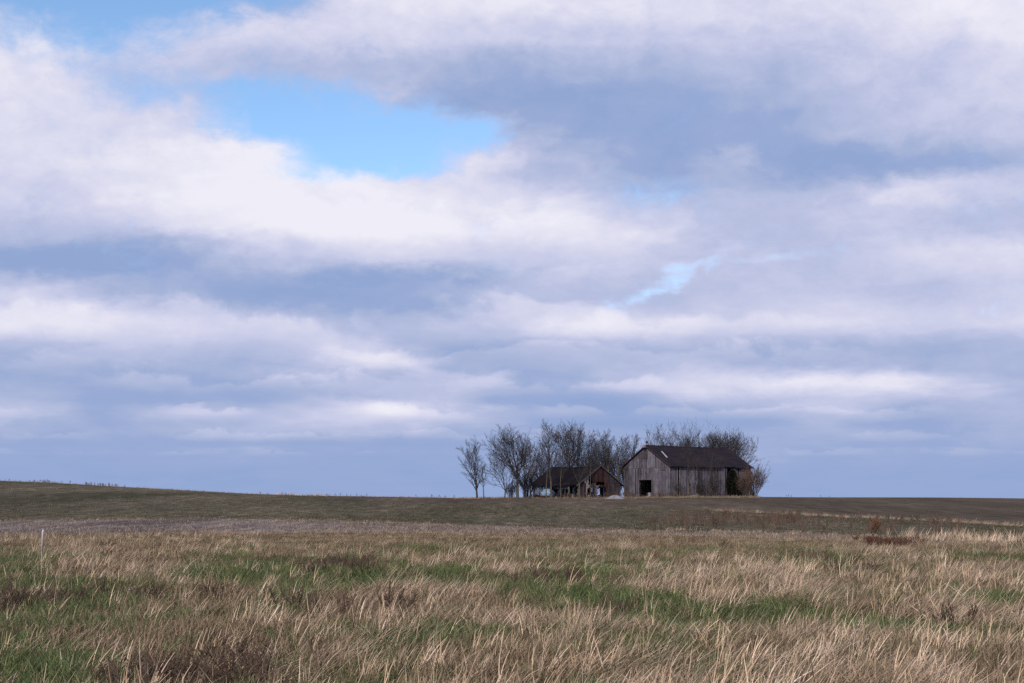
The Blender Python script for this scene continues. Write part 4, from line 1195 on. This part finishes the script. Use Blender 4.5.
# fine, short grass towards the stubble
n = 34000
x, y = field(n, 40, 82, 0.58)
b1 = np.interp(x / y, US, B1)
k = y < b1 + RN.uniform(-0.5, 0.8, n)
x, y = x[k], y[k]; n = len(x)
m1 = N1(x * 0.16 + 5, y * 0.22 + 5) * .6 + N2(x * .5, y * .4) * .4
q = RN.uniform(0, 1, n)
a = q < 0.20 + 0.3 * (m1 - .4)
bq = ~a & (q < 0.22 + 0.9 * np.clip(0.42 - m1, 0, 1))
pts['low'].append(np.stack([x[a], y[a], RN.uniform(0.3, 0.6, a.sum())], -1))
pts['gr'].append(np.stack([x[bq], y[bq], RN.uniform(0.4, 0.85, bq.sum())], -1))
tq = ~a & ~bq
pts['th'].append(np.stack([x[tq], y[tq], RN.uniform(0.6, 1.15, tq.sum())], -1))
# pale fringe along the edge of the stubble, both sides
def along(edge, n, spread, s0, s1, key, u0=-0.6, u1=0.6, gate=0.0):
    u = RN.uniform(u0, u1, n)
    y = np.interp(u, US, edge) + RN.normal(0, spread, n)
    x = u * y
    keep = N2(x * 0.12 + 50, y * 0.0 + 3) > gate
    pts[key].append(np.stack([x, y, RN.uniform(s0, s1, n)], -1)[keep])
along(B1, 1000, 0.5, 0.3, 0.55, 'low', gate=0.3)
along(B1, 500, 0.6, 0.3, 0.55, 'up', gate=0.4)
along(B2, 1300, 1.2, 0.35, 0.7, 'low', gate=0.42)
along(B2, 500, 1.0, 0.4, 0.7, 'th')
# left meadow edge: rough taller straw around the stake
x = px(RN.uniform(-60, 260, 700), 1.0); y = RN.uniform(38, 64, 700); x = x * y
pts['up'].append(np.stack([x, y, RN.uniform(0.6, 1.0, 700)], -1))
# tall pale grass at the right beyond the track
x = np.minimum((885 - 512) / F + 0.30 * RN.uniform(0, 1, 1500) ** 0.6, 0.64); y = np.interp(x, US, B2) + np.abs(RN.normal(0, 3.5, 1500)) + 0.5; x = x * y
pts['up'].append(np.stack([x, y, RN.uniform(0.8, 1.8, 1500)], -1)[::2])
x = RN.uniform((640 - 512) / F, (930 - 512) / F, 500); y = np.interp(x, US, B2) + np.abs(RN.normal(0, 2.5, 500)); k = N2(x * 70, y * .1) > 0.55; x = (x * y)[k]; y = y[k]
pts['up'].append(np.stack([x, y, RN.uniform(0.3, 0.8, len(x))], -1))
x = RN.uniform((700 - 512) / F, 0.62, 500); y = np.interp(x, US, B3) + RN.normal(0, 1.5, 500); x = x * y
pts['low'].append(np.stack([x, y, RN.uniform(0.6, 1.2, 500)], -1))
# fringe on the ridge round the barns and along the crest
x = RN.uniform((455 - 512) / F, (760 - 512) / F, 1100); y = 184 + np.abs(RN.normal(0, 5.0, 1100)); x = x * y
pts['th'].append(np.stack([x, y, RN.uniform(1.0, 2.2, 1100)], -1))
x = RN.uniform((470 - 512) / F, (760 - 512) / F, 450); y = 186 + np.abs(RN.normal(0, 4.0, 450)); x = x * y
pts['th'].append(np.stack([x, y, RN.uniform(1.2, 2.6, 450)], -1))
x = RN.uniform(-0.6, (455 - 512) / F, 900); y = RN.uniform(196, 212, 900); x = x * y
pts['low'].append(np.stack([x, y, RN.uniform(0.5, 1.1, 900)], -1))
x = RN.uniform((275 - 512) / F, (330 - 512) / F, 130); y = RN.uniform(198, 210, 130); x = x * y
pts['up'].append(np.stack([x, y, RN.uniform(1.0, 1.6, 130)], -1))
for key in ('st', 'cr', 'cb'): pts[key] = []
def between(lo, hi, n, key, s0, s1, clumpy):
    u = RN.uniform(-0.56, 0.56, n)
    a, b = np.interp(u, US, lo), np.interp(u, US, hi)
    y = a + (b - a) * RN.uniform(0, 1, n) ** 1.15
    x = u * y
    k = (N1(x * 0.09 + 30, y * 0.05 + 30) * 0.5 + N3(x * 0.5, y * 0.22) * 0.5) > clumpy * RN.uniform(0.5, 1.3, n)
    k &= (b - a) > 0.8
    x, y = x[k], y[k]
    pts[key].append(np.stack([x, y, RN.uniform(s0, s1, len(x))], -1))
between(B1, B2, 10500, 'st', 0.6, 1.4, 0.46)
between(B2, np.minimum(B3, 200), 26000, 'cr', 0.5, 1.1, 0.5)
between(B2, np.minimum(B3, 200), 9000, 'st', 0.4, 0.9, 0.52)
between(B3, 200 * one, 9000, 'cb', 0.5, 1.0, 0.5)
def put(name, key, coll, nk, yaw, label):
    P = np.concatenate(pts[key])
    z = gz(P[:, 0], P[:, 1])
    scatter(name, np.stack([P[:, 0], P[:, 1], z], -1), rot(len(P), yaw), P[:, 2], RN.integers(0, nk, len(P)), coll, label)
put('dry_grass', 'up', straw_up, 8, 0.8, 'tall pale dry grass stalks leaning right across the meadow')
put('lodged_grass', 'low', straw_low, 6, 1.0, 'pale dry grass flattened by the wind in matted swathes')
put('dead_thatch', 'th', thatch, 6, 1.5, 'short brown dead grass covering the meadow between the straw')
put('green_grass', 'gr', green, 6, 3.0, 'short green grass growing in patches among the straw')
put('brown_weeds', 'br', brownw, 4, 3.0, 'dark brown dead weeds in scattered patches among the meadow grass')

put('stubble_stalks', 'st', stub, 4, 3.0, 'short pale stubble stalks in the bare strip')
put('crop_seedlings', 'cr', crop, 4, 3.0, 'low dull green and brown crop growth across the field')
put('field_litter', 'cb', litter, 4, 3.0, 'brown plant litter on the bare field')
wl = []
for (a0, b0, a1, b1, n) in ((-11.2, -0.5, -7.8, -0.5, 14), (-4.0, -0.5, 0, -0.5, 16), (0.5, 0, 0.6, 21, 60)):
    for t in RN.uniform(0, 1, n):
        q = barn_M(a0 + (a1 - a0) * t + RN.normal(0, 0.25), b0 + (b1 - b0) * t + RN.normal(0, 0.25) - (0.4 if b1 < 0 else 0), 0)
        wl.append((q.x, q.y, RN.uniform(0.4, 1.1)))
for (a0, b0, a1, b1, n) in ((0, -0.6, 8.8, -0.6, 30), (-0.6, 0, -0.6, 13, 30)):
    for t in RN.uniform(0, 1, n):
        q = sbM(a0 + (a1 - a0) * t, b0 + (b1 - b0) * t - 0.2, 0)
        wl.append((q.x, q.y, RN.uniform(0.4, 1.0)))
WALLW = np.array(wl)
def scatter_list(name, P, coll, nk, label, yaw=3.0):
    z = gz(P[:, 0], P[:, 1])
    scatter(name, np.stack([P[:, 0], P[:, 1], z], -1), rot(len(P), yaw, 0.06), P[:, 2], RN.integers(0, nk, len(P)), coll, label)
def clump(p0, p1, r0, r1, n, s0, s1):
    c = RN.uniform(p0, p1, n); r = RN.uniform(r0, r1, n)
    d = row_to_d(c, r)
    return np.stack([(c - 512) / F * d, d, RN.uniform(s0, s1, n)], -1)
scatter_list('red_weeds', np.concatenate([clump(868, 925, 541.5, 548, 85, 0.3, 0.9), clump(855, 880, 540, 543, 20, 0.3, 0.6)]), rustw, 3, 'low dark red brown weed patch beside the track at right')
scatter_list('grey_weeds', np.concatenate([clump(665, 700, 519, 529, 26, 0.5, 1.0), clump(700, 800, 518, 531, 80, 0.5, 1.0), clump(800, 960, 522, 536, 60, 0.4, 0.9), WALLW, clump(640, 670, 518, 526, 8, .4, .8)]), greyw, 4, 'grey brown dead weed stalks standing along the edge of the crop field')
c = np.concatenate([RN.uniform(0, 135, 26), RN.uniform(255, 470, 30), RN.uniform(780, 830, 6), RN.uniform(40, 50, 12), RN.uniform(85, 118, 40)])
d = RN.uniform(196, 206, len(c))
scatter_list('crest_weeds', np.stack([(c - 512) / F * d, d, RN.uniform(0.2, 0.55, len(c))], -1), greyw, 4, 'thin dead weeds silhouetted along the crest of the field')
b = bush(873, float(row_to_d(873, 534)), 514, 6, 91, 'orange brown bare shrub standing at the far side of the track at right', 10, M_ORANGE, 'bare_shrub', None, 0.007)
